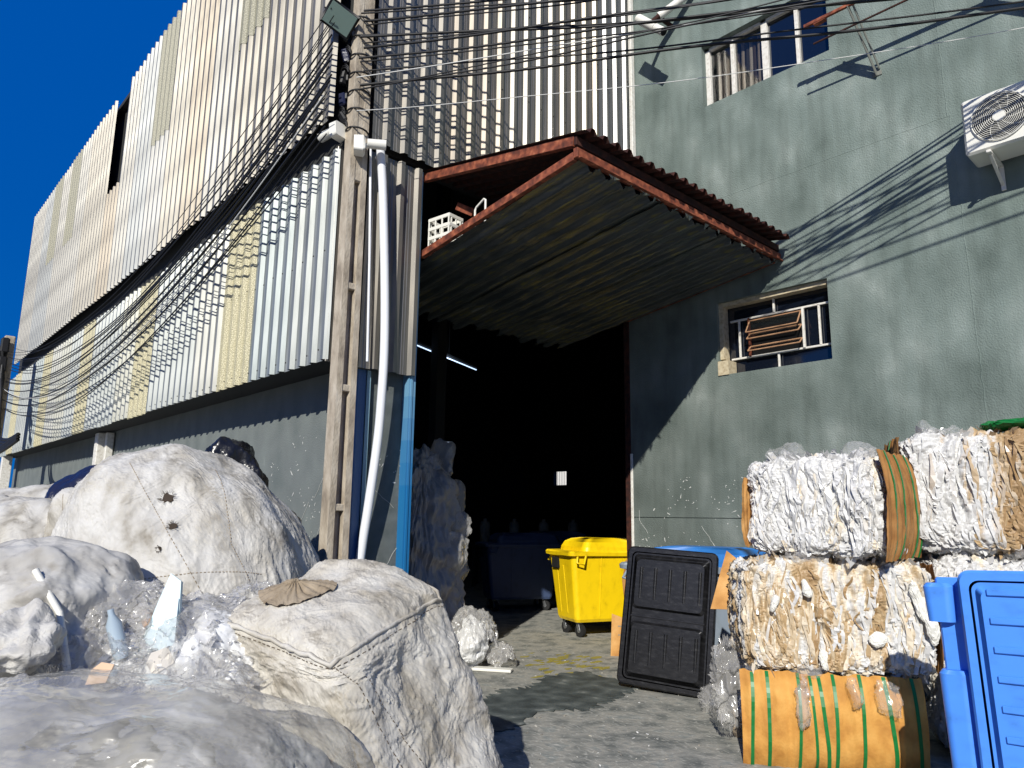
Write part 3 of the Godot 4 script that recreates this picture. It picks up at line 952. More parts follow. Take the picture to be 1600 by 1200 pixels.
func build_green_building() -> void:
	var g := thing("stucco_building", "grey green stucco building with two windows beside the doorway", "building")
	var z0 := -7.26
	var z1 := -7.5
	var mb := MB.new()
	var X0 := -5.6
	var X1 := 7.0
	# w1: lower window, w2: upper window
	slab(mb, Vector3(-5.67, 0, z0 - 0.003), Vector3(X0, 4.3, z1))
	slab(mb, Vector3(X0, 0, z0), Vector3(X1, 1.613, z1))
	slab(mb, Vector3(X0, 1.622, z0), Vector3(X1, 3.23, z1))
	slab(mb, Vector3(X0, 1.6, z0 - 0.012), Vector3(X1, 1.63, z1 - 0.01))
	slab(mb, Vector3(X0, 3.23, z0), Vector3(-4.33, 4.09, z1))
	slab(mb, Vector3(-3.035, 3.23, z0), Vector3(X1, 4.09, z1))
	slab(mb, Vector3(X0, 4.09, z0), Vector3(X1, 6.63, z1))
	slab(mb, Vector3(X0, 6.63, z0), Vector3(-4.4, 7.46, z1))
	slab(mb, Vector3(-2.84, 6.63, z0), Vector3(X1, 7.46, z1))
	slab(mb, Vector3(X0, 7.46, z0), Vector3(X1, 11.0, z1))
	var wall := MB.new()
	for k in range(0, mb.idx.size(), 3):
		split_tri(wall, mb.v[mb.idx[k]], mb.v[mb.idx[k + 1]], mb.v[mb.idx[k + 2]], 0)
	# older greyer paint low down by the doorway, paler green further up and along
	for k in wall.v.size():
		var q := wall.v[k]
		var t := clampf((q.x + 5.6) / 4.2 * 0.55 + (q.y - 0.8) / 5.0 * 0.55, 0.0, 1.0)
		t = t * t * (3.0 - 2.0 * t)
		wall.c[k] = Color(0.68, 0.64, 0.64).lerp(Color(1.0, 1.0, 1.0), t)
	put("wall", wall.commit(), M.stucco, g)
	mb = MB.new()
	slab(mb, Vector3(X0, 10.9, z1), Vector3(X1, 11.0, -14))
	slab(mb, Vector3(X1 - 0.2, 0, z1), Vector3(X1, 10.9, -14))
	slab(mb, Vector3(X0, 0, -13.8), Vector3(X1, 10.9, -14))
	slab(mb, Vector3(X0 - 0.02, 4.0, z1), Vector3(X0 + 0.1, 10.9, -14))
	slab(mb, Vector3(X0, 4.4, z1), Vector3(X1, 4.5, -13.8))
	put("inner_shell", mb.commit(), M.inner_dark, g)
	# raised joints in the render
	for jn in [[Vector3(-4.42, 5.37, z0), Vector3(-1.78, 5.4, z0)], [Vector3(-1.8, 5.4, z0), Vector3(-1.83, 8.6, z0)], [Vector3(-1.78, 5.38, z0), Vector3(-1.74, 2.4, z0)]]:
		mb = MB.new()
		var pts := PackedVector3Array()
		var r := RandomNumberGenerator.new()
		r.seed = 77
		for i in 40: pts.append((jn[0] as Vector3).lerp(jn[1], i / 39.0) + Vector3(r.randfn() * 0.003, r.randfn() * 0.003, -0.004))
		mb.tube(pts, 0.007, 6)
		put("wall_joint", mb.commit(), M.stucco, g)
	put_chips(g, 150, Vector3(-5.5, 0.7, z0 + 0.002), Vector3(-3.9, 2.1, z0 + 0.002), Vector3(0, 0, 1), 23)
	# broken spot where the cladding meets the render
	mb = MB.new()
	mb.prism(PackedVector2Array([Vector2(-0.03, -0.28), Vector2(0.03, -0.25), Vector2(0.035, -0.05), Vector2(0.05, 0.1), Vector2(0.02, 0.22), Vector2(-0.03, 0.24)]), 0.01, Transform3D(Basis(), Vector3(-5.41, 6.1, z0 + 0.006)))
	put("crack", mb.commit(), M.hole, g)
	var fo := put("foam_patch", crumple(10, Vector3(0.03, 0.1, 0.03), 5, 0.02, 14.0), M.foam, g)
	fo.position = Vector3(-5.41, 6.12, z0 + 0.012)

	# lower window with a tilting louvre in the middle
	var wn := Node3D.new()
	wn.name = "window"
	g.add_child(wn)
	wn.set_meta("label", "barred cream window with rusty open louvre")
	mb = MB.new()
	slab(mb, Vector3(-4.33, 3.42, -7.3), Vector3(-4.28, 4.09, -7.42))
	slab(mb, Vector3(-4.28, 4.04, -7.31), Vector3(-3.035, 4.09, -7.42))
	slab(mb, Vector3(-4.335, 3.225, -7.245), Vector3(-4.2, 3.39, -7.42))
	put("frame", mb.commit(), M.cream, wn)
	mb = MB.new()
	slab(mb, Vector3(-4.28, 3.23, -7.43), Vector3(-3.035, 4.04, -7.44))
	put("pane", mb.commit(), M.glass_dark, wn)
	var bars := [[Vector3(-4.24, 3.87, -7.4), Vector3(-3.04, 3.87, -7.4)], [Vector3(-4.24, 3.42, -7.4), Vector3(-3.04, 3.42, -7.4)], [Vector3(-4.13, 3.42, -7.4), Vector3(-4.13, 3.87, -7.4)], [Vector3(-3.2, 3.42, -7.4), Vector3(-3.2, 3.87, -7.4)], [Vector3(-3.7, 3.87, -7.4), Vector3(-3.7, 4.04, -7.4)], [Vector3(-3.67, 3.24, -7.4), Vector3(-3.67, 3.42, -7.4)]]
	for b in bars:
		mb = MB.new()
		mb.bar(b[0], b[1], 0.022, 0.024, Vector3.BACK)
		put("window_bar", mb.commit(), M.white_paint, wn)
	for k in 2:
		mb = MB.new()
		var xx: float = [-4.0, -3.37][k]
		mb.bar(Vector3(xx, 3.42, -7.385), Vector3(xx, 3.87, -7.385), 0.024, 0.03, Vector3.BACK)
		put("louvre_stile", mb.commit(), M.rust if k == 0 else M.white_paint, wn)
	mb = MB.new()
	slab(mb, Vector3(-3.98, 3.44, -7.405), Vector3(-3.39, 3.86, -7.41))
	put("louvre_opening", mb.commit(), M.hole, wn)
	for k in 3:
		mb = MB.new()
		var y: float = [3.83, 3.68, 3.53][k]
		var drop: float = [0.15, 0.075, 0.06][k]
		var out: float = [0.1, 0.085, 0.07][k]
		mb.bar(Vector3(-3.985, y, -7.37), Vector3(-3.385, y, -7.37), 0.014, 0.018, Vector3.BACK)
		mb.bar(Vector3(-3.985, y - drop, -7.37 + out), Vector3(-3.385, y - drop, -7.37 + out), 0.014, 0.018, Vector3.BACK)
		mb.bar(Vector3(-3.985, y, -7.37), Vector3(-3.985, y - drop, -7.37 + out), 0.014, 0.014, Vector3.RIGHT)
		mb.bar(Vector3(-3.385, y, -7.37), Vector3(-3.385, y - drop, -7.37 + out), 0.014, 0.014, Vector3.RIGHT)
		put("louvre_slat", mb.commit(), M.rust_pale, wn)
		mb = MB.new()
		var dv := Vector3(0, -drop, out)
		var nn := Vector3(0, out, drop).normalized() * 0.003
		mb.quad(Vector3(-3.98, y, -7.37), Vector3(-3.39, y, -7.37), Vector3(-3.39, y, -7.37) + dv, Vector3(-3.98, y, -7.37) + dv)
		mb.quad(Vector3(-3.98, y, -7.37) - nn + dv, Vector3(-3.39, y, -7.37) - nn + dv, Vector3(-3.39, y, -7.37) - nn, Vector3(-3.98, y, -7.37) - nn)
		put("louvre_glass", mb.commit(), M.glass, wn)

	# upper window
	var w2 := Node3D.new()
	w2.name = "upper_window"
	g.add_child(w2)
	w2.set_meta("label", "white four pane window with striped curtain")
	for xx in [[-4.37, 0.06], [-4.03, 0.045], [-3.61, 0.075], [-3.22, 0.04], [-2.855, 0.03]]:
		mb = MB.new()
		mb.boxat(Vector3(xx[0], 7.045, -7.37), Vector3(xx[1], 0.83, 0.06), 0.004)
		put("mullion", mb.commit(), M.white_paint, w2)
	mb = MB.new()
	mb.boxat(Vector3(-3.62, 7.44, -7.37), Vector3(1.56, 0.04, 0.06), 0.004)
	mb.boxat(Vector3(-3.62, 6.642, -7.37), Vector3(1.56, 0.024, 0.06), 0.004)
	put("rail", mb.commit(), M.white_paint, w2)
	for k in 4:
		mb = MB.new()
		var xa: float = [-4.34, -4.01, -3.575, -3.2][k]
		var xb: float = [-4.05, -3.645, -3.24, -2.87][k]
		slab(mb, Vector3(xa, 6.65, -7.385), Vector3(xb, 7.42, -7.39))
		put("pane", mb.commit(), M.glass if k < 2 else M.glass_dark, w2)
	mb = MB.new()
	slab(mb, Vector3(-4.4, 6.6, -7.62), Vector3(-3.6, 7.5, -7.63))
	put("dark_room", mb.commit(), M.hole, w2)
	var rr := RandomNumberGenerator.new()
	rr.seed = 9
	for k in 13:
		var x0 := -4.33 + k * 0.054
		mb = MB.new()
		mb.col = [Color(0.4, 0.36, 0.29), Color(0.05, 0.035, 0.025), Color(0.3, 0.25, 0.19), Color(0.03, 0.025, 0.02)][k % 4]
		var prof := PackedVector3Array()
		for i in 6: prof.append(Vector3(x0 + i * 0.009, 6.62, -7.5 + 0.012 * sin(i * PI / 5.0)))
		mb.sweep(prof, Vector3(rr.randf_range(0.0, 0.03), 0.8, 0), 2)
		put("curtain_fold", mb.commit(), M.curtain, w2)

# ---------------------------------------------------------------- canopy
func build_canopy() -> void:
	var c := thing("canopy", "rust framed corrugated canopy with black lining over the doorway", "canopy")
	var zl := -3.95
	var zr := -7.245
	# rails: the side triangle at both ends, front beams
	var top_b := Vector3(-5.6, 4.96, 0)
	var top_f := Vector3(-3.56, 4.55, 0)
	var bot_b := Vector3(-5.6, 4.14, 0)
	var bot_f := Vector3(-3.56, 4.42, 0)
	for z in [zl, -5.6, zr - -0.03]:
		var o := Vector3(0, 0, z)
		var mb := MB.new()
		mb.bar(top_b + o, top_f + o, 0.05, 0.085)
		put("top_rail", mb.commit(), M.rust, c)
		mb = MB.new()
		mb.bar(bot_b + o + Vector3(0, 0.05 if z == -5.6 else 0.0, 0), bot_f + o + Vector3(0, 0.05 if z == -5.6 else 0.0, 0), 0.05, 0.07)
		put("bottom_rail", mb.commit(), M.rust, c)
	var m2 := MB.new()
	m2.bar(Vector3(-3.53, 4.435, zl + 0.03), Vector3(-3.53, 4.435, zr), 0.045, 0.082)
	m2.boxat(Vector3(-3.503, 4.396, (zl + zr) / 2), Vector3(0.03, 0.012, zl - zr + 0.02), 0.002)
	put("front_beam", m2.commit(), M.rust, c)
	m2 = MB.new()
	m2.bar(Vector3(-3.54, 4.545, zl + 0.02), Vector3(-3.54, 4.545, zr), 0.03, 0.075)
	put("upper_front_beam", m2.commit(), M.dark_rust, c)
	m2 = MB.new()
	m2.bar(Vector3(-5.61, 4.15, zl), Vector3(-5.61, 4.15, zr), 0.06, 0.08)
	put("rear_beam", m2.commit(), M.dark_rust, c)
	# roof sheets: ribs run from the wall to the front edge
	var pitch := 0.155
	var slope := Vector3(2.28, -0.455, 0)
	var nr := 7
	for s in 3:
		m2 = MB.new()
		var prof := PackedVector3Array()
		var z := zl + 0.05 - s * nr * pitch
		for k in nr:
			var zz := z - k * pitch
			prof.append(Vector3(0, 0, zz)); prof.append(Vector3(0, 0, zz - 0.06)); prof.append(Vector3(0, 0.045, zz - 0.083)); prof.append(Vector3(0, 0.045, zz - 0.118)); prof.append(Vector3(0, 0, zz - 0.145)); prof.append(Vector3(0, 0, zz - 0.155))
		for i in prof.size(): prof[i] += Vector3(-5.66, 5.03 + 0.004 * (s % 2), 0)
		m2.sweep(prof, slope + Vector3(0.03 * (s - 1), 0, 0), 1)
		put("roof_sheet", m2.commit(), M.dark_rust, c)
	# lining sheets under the frame, running on into the building, rear ends torn
	var r := RandomNumberGenerator.new()
	r.seed = 17
	var zz0 := zl - 0.02
	var wid := [1.1, 1.1, 1.06]
	var lump_n := noise(171, 1.3, FastNoiseLite.TYPE_SIMPLEX_SMOOTH, FastNoiseLite.FRACTAL_FBM, 3)
	for s in 3:
		var v := PackedVector3Array()
		var cols := PackedColorArray()
		var idx := PackedInt32Array()
		var nu := 70
		var nv := 88
		for j in nv + 1:
			var t := float(j) / nv
			var zz: float = zz0 - wid[s] * t
			var ph := fposmod(t * wid[s] / 0.2, 1.0)
			var rib := 0.0
			if ph > 0.55: rib = clampf(minf(ph - 0.55, 1.0 - ph) / 0.12, 0.0, 1.0) * 0.042
			var back := -6.75 + 0.22 * lump_n.get_noise_1d(zz * 3.0) + 0.05 * r.randf() + (0.5 * maxf(0.0, 0.35 - t) if s == 0 else 0.0)
			var front := -3.535 + 0.02 * lump_n.get_noise_1d(zz * 9.0 + 50.0)
			for i in nu + 1:
				var x := lerpf(front, back, float(i) / nu)
				var y := 4.385 + (x + 3.53) * 0.137
				y += -rib - 0.006 * s + 0.012 * lump_n.get_noise_2d(x * 2.0, zz * 2.5) + 0.003 * lump_n.get_noise_2d(x * 9.0, zz * 9.0) - 0.012 * (s % 2) * (1.0 if j < 3 else 0.0)
				v.append(Vector3(x, y, zz))
		for j in nv:
			for i in nu:
				var a := j * (nu + 1) + i
				var b := a + 1
				var d := a + nu + 1
				idx.append_array(PackedInt32Array([a, b, d, b, d + 1, d]))
		put("lining_sheet", indexed(v, idx, cols), M.lining, c)
		zz0 -= wid[s] - 0.03
	# curled scraps where the lining meets the front beam
	m2 = MB.new()
	for k in 26:
		var z := lerpf(zl - 0.05, zr + 0.1, r.randf())
		var p := Vector3(-3.5, 4.375, z)
		var q := p + Vector3(r.randf_range(-0.03, 0.05), r.randf_range(-0.06, -0.015), r.randf_range(-0.03, 0.03))
		m2.tri(p, q, p + Vector3(0.0, 0.0, -r.randf_range(0.03, 0.09)))
	var sc := put("lining_scrap", m2.commit(), M.lining, c)
	sc.set_meta("kind", "stuff")
	# things kept on top of the lining
	var cr := thing("crate", "small white perforated plastic crate stored under the canopy roof", "crate", Vector3(-5.45, 4.2, -4.12), 8)
	cr.scale = Vector3(0.8, 1.6, 0.8)
	var mb := MB.new()
	for s in [0, 1]:
		for k in 4: mb.boxat(Vector3(-0.17 + k * 0.113, 0.1, 0.12 * (s * 2 - 1)), Vector3(0.02, 0.2, 0.014), 0.002)
		for k in 4: mb.boxat(Vector3(0, 0.012 + k * 0.06, 0.12 * (s * 2 - 1)), Vector3(0.36, 0.022, 0.018), 0.002)
		for k in 3: mb.boxat(Vector3(0.175 * (s * 2 - 1), 0.1, -0.08 + k * 0.08), Vector3(0.014, 0.2, 0.02), 0.002)
		for k in 4: mb.boxat(Vector3(0.175 * (s * 2 - 1), 0.012 + k * 0.06, 0), Vector3(0.018, 0.022, 0.24), 0.002)
	put("basket", mb.commit(), M.white, cr)
	mb = MB.new()
	mb.boxat(Vector3(0, 0.006, 0), Vector3(0.34, 0.01, 0.23), 0.002)
	put("bottom", mb.commit(), M.white, cr)
	mb = MB.new()
	var hp := PackedVector3Array([Vector3(-4.97, 4.25, -4.1), Vector3(-4.97, 4.46, -4.1), Vector3(-4.95, 4.485, -4.1), Vector3(-4.84, 4.535, -4.1), Vector3(-4.82, 4.52, -4.1), Vector3(-4.82, 4.27, -4.1)])
	mb.tube(hp, 0.011, 8)
	tag(put("handle_loop", mb.commit(), M.white), "white metal handle loop sticking up above the canopy rail", "handle")
	mb = MB.new()
	mb.box(Transform3D(Basis.from_euler(Vector3(0.2, 0.4, -0.5)), Vector3(-5.3, 4.62, -4.25)), Vector3(0.2, 0.08, 0.06))
	tag(put("rusty_offcut", mb.commit(), M.rust), "rusty steel offcut in the dark space under the canopy roof", "offcut")

# ---------------------------------------------------------------- rounded boxes: a stack of rounded rectangles [y, half x, half z, corner radius]
func rrect(hx: float, hz: float, r: float, seg := 5) -> Array:
	var o := []
	for q in 4:
		var cx: float = [hx - r, -hx + r, -hx + r, hx - r][q]
		var cz: float = [hz - r, hz - r, -hz + r, -hz + r][q]
		for s in seg + 1:
			var a := PI / 2 * (q + float(s) / seg)
			o.append([Vector2(cx + cos(a) * r, cz + sin(a) * r), Vector2(cos(a), sin(a))])
	return o

func loft(mb: MB, rings: Array, xf: Transform3D, top := true, bottom := true) -> void:
	for k in rings.size() - 1:
		var A := rrect(rings[k][1], rings[k][2], rings[k][3])
		var B := rrect(rings[k + 1][1], rings[k + 1][2], rings[k + 1][3])
		var i0 := mb.v.size()
		var m := A.size()
		for i in m + 1:
			var a = A[i % m]
			var b = B[i % m]
			var pa := Vector3(a[0].x, rings[k][0], a[0].y)
			var pb := Vector3(b[0].x, rings[k + 1][0], b[0].y)
			var e := pb - pa
			var out := Vector3(a[1].x, 0, a[1].y)
			var nn := (out * e.length_squared() - e * out.dot(e)).normalized() if e.length() > 1e-6 else Vector3.UP
			if absf(e.y) < 1e-5: nn = Vector3.UP * signf(e.dot(out)) * -1.0 if absf(e.dot(out)) > 0 else Vector3.UP
			nn = (xf.basis * nn).normalized()
			mb.vert(xf * pa, nn); mb.vert(xf * pb, nn)
		for i in m:
			var p := i0 + i * 2
			mb.idx.append_array(PackedInt32Array([p, p + 2, p + 1, p + 1, p + 2, p + 3]))
	for e in [0, rings.size() - 1]:
		if (e == 0 and not bottom) or (e > 0 and not top): continue
		var R := rrect(rings[e][1], rings[e][2], rings[e][3])
		var nn := (xf.basis * (Vector3.DOWN if e == 0 else Vector3.UP)).normalized()
		var ci := mb.vert(xf * Vector3(0, rings[e][0], 0), nn)
		for a in R: mb.vert(xf * Vector3(a[0].x, rings[e][0], a[0].y), nn)
		for i in R.size():
			var p := ci + 1 + i
			var q := ci + 1 + (i + 1) % R.size()
			if e == 0: mb.idx.append_array(PackedInt32Array([ci, q, p]))
			else: mb.idx.append_array(PackedInt32Array([ci, p, q]))

# ---------------------------------------------------------------- utility pole and what hangs on it
func build_pole() -> void:
	var base := Vector3(-5.535, 0, -3.12)
	var o := thing("utility_pole", "tall ribbed concrete utility pole at the warehouse corner", "pole", base)
	var mb := MB.new()
	# two flanges that taper, joined by a web set back between them
	var H := 7.2
	var half := func(y: float) -> Array:
		var t := y / H
		return [lerpf(0.07, 0.056, t), lerpf(0.108, 0.078, t)]
	for f in [1.0, -1.0]:
		mb = MB.new()
		var a: Array = half.call(0.0)
		var b: Array = half.call(H)
		var th := 0.062
		var lo := []
		for row in [[a, 0.0], [b, H]]:
			var hx: float = row[0][0]
			var hz: float = row[0][1]
			var zA: float = hz * f
			var zB: float = (hz - th * (1.0 if row[1] == 0.0 else 0.8)) * f
			lo.append([Vector3(-hx, row[1], zA), Vector3(hx, row[1], zA), Vector3(hx, row[1], zB), Vector3(-hx, row[1], zB)])
		var mid := Vector3(0, H / 2, 0.07 * f)
		for i in 4: mb.quad_out(lo[0][i], lo[0][(i + 1) % 4], lo[1][(i + 1) % 4], lo[1][i], mid)
		mb.quad_out(lo[1][0], lo[1][1], lo[1][2], lo[1][3], mid)
		put("flange", mb.commit(), M.pole, o)
	mb = MB.new()
	mb.boxat(Vector3(-0.035, 2.3, 0), Vector3(0.04, 4.6, 0.1), 0.003)
	put("web", mb.commit(), M.pole, o)
	for y in [0.7, 1.66, 2.68, 3.6]:
		mb = MB.new()
		var hh: Array = half.call(y)
		mb.boxat(Vector3(-0.002, y, 0), Vector3(hh[0] * 1.85, 0.06, 0.1), 0.006)
		put("rung", mb.commit(), M.pole, o)
	mb = MB.new()
	mb.boxat(Vector3(0, 5.9, 0), Vector3(0.108, 2.6, 0.11), 0.01)
	put("upper_shaft", mb.commit(), M.pole, o)
	# clamps, spools and wrapped slack where the cables meet the pole
	var r := RandomNumberGenerator.new()
	r.seed = 31
	for k in 7:
		mb = MB.new()
		var y := 5.1 + k * 0.19
		var ring := PackedVector3Array()
		for i in 17: ring.append(Vector3(cos(TAU * i / 16.0) * 0.1, y + 0.008 * sin(TAU * i / 16.0 + k), sin(TAU * i / 16.0) * 0.105))
		mb.tube(ring, 0.009, 6)
		mb.boxat(Vector3(-0.1, y, 0.07), Vector3(0.05, 0.07, 0.06), 0.01)
		put("cable_clamp", mb.commit(), M.cable, o)
	for k in 6:
		mb = MB.new()
		var c := Vector3(-0.1 + r.randf_range(-0.05, 0.03), 5.1 + r.randf() * 1.1, 0.1 + r.randf_range(-0.02, 0.04))
		var ring := PackedVector3Array()
		var rx := r.randf_range(0.05, 0.13)
		var tl := r.randf_range(-0.6, 0.6)
		for i in 40: ring.append(c + Vector3(cos(TAU * i / 18.0) * rx, sin(TAU * i / 18.0) * rx * 0.8 + i * 0.001, sin(TAU * i / 18.0 + tl) * 0.03 + r.randfn() * 0.003))
		mb.tube(ring, 0.007, 5)
		put("cable_coil", mb.commit(), M.cable, o)
	for k in 5:
		mb = MB.new()
		var y := 5.2 + k * 0.22 + r.randf() * 0.08
		mb.box(Transform3D(Basis.from_euler(Vector3(r.randf() * 0.3, r.randf() * 2.0, 0.3 * r.randfn())), Vector3(-0.13 + r.randf() * 0.04, y, 0.1)), Vector3(0.07, r.randf_range(0.1, 0.16), 0.06), 0.015)
		put("splice_box", mb.commit(), M.blue_bag if k % 2 else M.cable, o)
	mb = MB.new()
	mb.boxat(Vector3(0.0, 5.95, -0.135), Vector3(0.07, 0.5, 0.05), 0.01)
	put("junction_box", mb.commit(), M.hole, o)

	# floodlight
	var fl := thing("floodlight", "black floodlight with greenish glass on the concrete pole", "floodlight", Vector3(-5.53, 6.16, -2.87))
	fl.rotation_degrees = Vector3(38, 62, 0)
	fl.rotate_object_local(Vector3.BACK, deg_to_rad(-27))
	mb = MB.new()
	loft(mb, [[-0.03, 0.1, 0.08, 0.01], [0.0, 0.145, 0.115, 0.012], [0.028, 0.15, 0.12, 0.012], [0.03, 0.134, 0.104, 0.008]], Transform3D(Basis(Vector3.RIGHT, PI / 2), Vector3.ZERO))
	put("housing", mb.commit(), M.black_plastic, fl)
	mb = MB.new()
	mb.boxat(Vector3(0, 0, 0.0315), Vector3(0.256, 0.2, 0.004), 0.001)
	put("glass", mb.commit(), M.lens, fl)
	mb = MB.new()
	for k in 7: mb.boxat(Vector3(-0.09 + 0.03 * k, 0, -0.035), Vector3(0.005, 0.14, 0.03), 0.001)
	put("cooling_fin", mb.commit(), M.black_plastic, fl)
	mb = MB.new()
	mb.tube(PackedVector3Array([Vector3(-0.155, 0, 0), Vector3(-0.16, 0.0, -0.07), Vector3(-0.14, 0, -0.1), Vector3(0.14, 0, -0.1), Vector3(0.16, 0, -0.07), Vector3(0.155, 0, 0)]), 0.009, 6)
	put("bracket", mb.commit(), M.black_plastic, fl)

	# two security cameras on the pole
	security_camera("security_camera", "white security camera on the concrete pole aimed along the street", Vector3(-5.585, 5.1, -2.985), Vector3(-0.95, -0.12, 0.25), 1.15)
	security_camera("security_camera", "white security camera with dark lens on the concrete pole aimed at the doorway side", Vector3(-5.44, 4.91, -3.04), Vector3(0.5, 0.02, -0.85), 1.2)

func security_camera(nm: String, label: String, at: Vector3, aim: Vector3, s: float) -> void:
	var o := thing(nm, label, "camera", at)
	var d := aim.normalized()
	var side := d.cross(Vector3.UP).normalized()
	var mb := MB.new()
	loft(mb, [[0.0, 0.062 * s, 0.062 * s, 0.02 * s], [0.07 * s, 0.066 * s, 0.066 * s, 0.02 * s], [0.085 * s, 0.05 * s, 0.05 * s, 0.018 * s]], Transform3D(Basis(side, d, side.cross(d)), Vector3.ZERO))
	put("mount_box", mb.commit(), M.white, o)
	mb = MB.new()
	mb.cyl(d * 0.08 * s, d * 0.13 * s + Vector3(0, 0.02 * s, 0), 0.02 * s, 10)
	put("arm", mb.commit(), M.white, o)
	mb = MB.new()
	var c := d * 0.1 * s + Vector3(0, 0.025 * s, 0)
	mb.cyl(c, c + d * 0.14 * s, 0.036 * s, 16, 0.039 * s)
	put("body", mb.commit(), M.white, o)
	mb = MB.new()
	mb.cyl(c + d * 0.1401 * s, c + d * 0.146 * s, 0.034 * s, 16)
	put("lens", mb.commit(), M.hole, o)

# ---------------------------------------------------------------- cables
func cable(a: Vector3, b: Vector3, sag: float, r: float, label: String, group: String, m: Material, sd: int) -> void:
	var pts := PackedVector3Array()
	var rr := RandomNumberGenerator.new()
	rr.seed = sd
	var n := 40
	var ph := rr.randf() * TAU
	for i in n + 1:
		var t := float(i) / n
		var p := a.lerp(b, t)
		p.y -= sag * 4.0 * t * (1.0 - t)
		var w := sin(PI * t)
		p.y += 0.012 * w * sin(t * 13.0 + ph)
		p.z += 0.02 * w * sin(t * 9.0 + ph * 2.0)
		pts.append(p)
	var mb := MB.new()
	mb.tube(pts, r, 7)
	tag(put("cable", mb.commit(), m), label, "cable", group)

func build_cables() -> void:
	var r := RandomNumberGenerator.new()
	r.seed = 41
	# towards the stucco wall and on past it
	var L := "black overhead cable strung from the concrete pole across the corrugated end wall"
	var G := "black cables from the pole over the doorway"
	# [height at pole, height at the far end, thickness, sag]
	var rows := [[6.03, 6.05, 0.011, 0.05], [5.99, 5.98, 0.008, 0.08], [5.93, 5.99, 0.012, 0.1], [5.9, 5.9, 0.007, 0.06], [5.78, 6.02, 0.008, 0.1],
		[5.76, 5.98, 0.012, 0.08], [5.72, 5.86, 0.007, 0.1], [5.67, 5.93, 0.012, 0.1], [5.55, 5.9, 0.011, 0.1], [5.52, 5.72, 0.007, 0.06], [5.45, 5.84, 0.008, 0.07], [5.3, 5.76, 0.013, 0.03], [5.24, 5.7, 0.008, 0.04], [5.26, 5.82, 0.006, 0.05]]
	var k := 0
	for q in rows:
		var zz := -6.4 + 0.5 * sin(floorf(k / 2.0) * 2.3) + 0.03 * (k % 2)
		cable(Vector3(-5.46, 1.6 + (q[0] - 1.6) * 1.065, -3.08 + 0.03 * sin(k * 1.7)), Vector3(-0.45, q[1] - 0.1, zz), q[3], q[2], L, G, M.cable, 100 + k)
		k += 1
	cable(Vector3(-5.46, 5.6, -3.04), Vector3(-0.45, 6.0, -6.55), 0.06, 0.005, "thin white cable among the black ones over the doorway", "", M.cable_white, 130)
	cable(Vector3(-5.46, 5.27, -3.06), Vector3(-0.45, 5.62, -6.95), 0.12, 0.0035, "thin pale wire hanging lowest from the pole to the stucco wall", "", M.cable_white, 131)
	# further ones high above, whose shadows cross the stucco wall
	for i in 5:
		cable(Vector3(-5.45, 6.6 + i * 0.14, -3.08), Vector3(1.2, 6.05 + i * 0.13, -4.9 - 0.1 * i), 0.12, 0.012, L, G, M.cable, 140 + i)
	# along the street to the far pole
	L = "black overhead cable sagging along the street from the concrete pole"
	G = "black cables along the street front"
	for i in 20:
		var ya := 4.95 + 1.25 * i / 19.0
		var yb := 3.7 + 1.4 * i / 19.0 + r.randf_range(-0.12, 0.12)
		var sag := 0.78 + 0.3 * r.randf()
		cable(Vector3(-5.5, ya, -2.78 + r.randf_range(-0.04, 0.04)), Vector3(-18.75, yb, -2.42 + r.randf_range(-0.06, 0.06)), sag, [0.0045, 0.006, 0.008, 0.0105][r.randi() % 4], L, G, M.cable, 160 + i)
	cable(Vector3(-5.5, 5.3, -2.74), Vector3(-18.75, 4.2, -2.36), 1.15, 0.006, "pale thin cable dipping lowest of those along the street", "", M.cable_white, 190)
	# far pole with its wrapped bundle
	var fp := thing("far_pole", "dark wrapped cable pole at the far end of the street front", "pole", Vector3(-18.85, 0, -2.4))
	var mb := MB.new()
	mb.boxat(Vector3(-0.15, 2.7, 0.0), Vector3(0.16, 5.4, 0.2), 0.02)
	put("shaft", mb.commit(), M.pole, fp)
	for i in 9:
		mb = MB.new()
		var pts := PackedVector3Array()
		var ph := r.randf() * TAU
		for s in 20: pts.append(Vector3(0.02 + 0.06 * sin(ph + s * 0.25) + 0.02 * r.randfn(), 5.1 - s * 0.125, 0.12 + 0.07 * cos(ph + s * 0.3)))
		mb.tube(pts, 0.035, 7)
		put("wrapped_cable", mb.commit(), M.cable, fp)
	for i in 3:
		mb = MB.new()
		mb.boxat(Vector3(0.05, 4.3 + i * 0.42, 0.1), Vector3(0.16, 0.34, 0.16), 0.03)
		put("splice_case", mb.commit(), M.cable, fp)
	for i in 3:
		mb = MB.new()
		var pts := PackedVector3Array([Vector3(0.1, 4.7 - i * 0.1, 0.1), Vector3(0.25 + i * 0.08, 4.1, 0.1), Vector3(0.5 + i * 0.1, 3.35 + i * 0.1, 0.1), Vector3(1.1, 2.95 + i * 0.06, 0.1), Vector3(2.1, 2.82 + i * 0.06, 0.08), Vector3(3.0, 2.88 + i * 0.05, 0.06), Vector3(2.0, 2.76 + i * 0.05, 0.1), Vector3(0.9, 2.7 + i * 0.03, 0.12), Vector3(0.1, 2.72, 0.12)])
		mb.tube(smooth(pts, 6), 0.035, 7)
		put("slack_loop", mb.commit(), M.cable, fp)

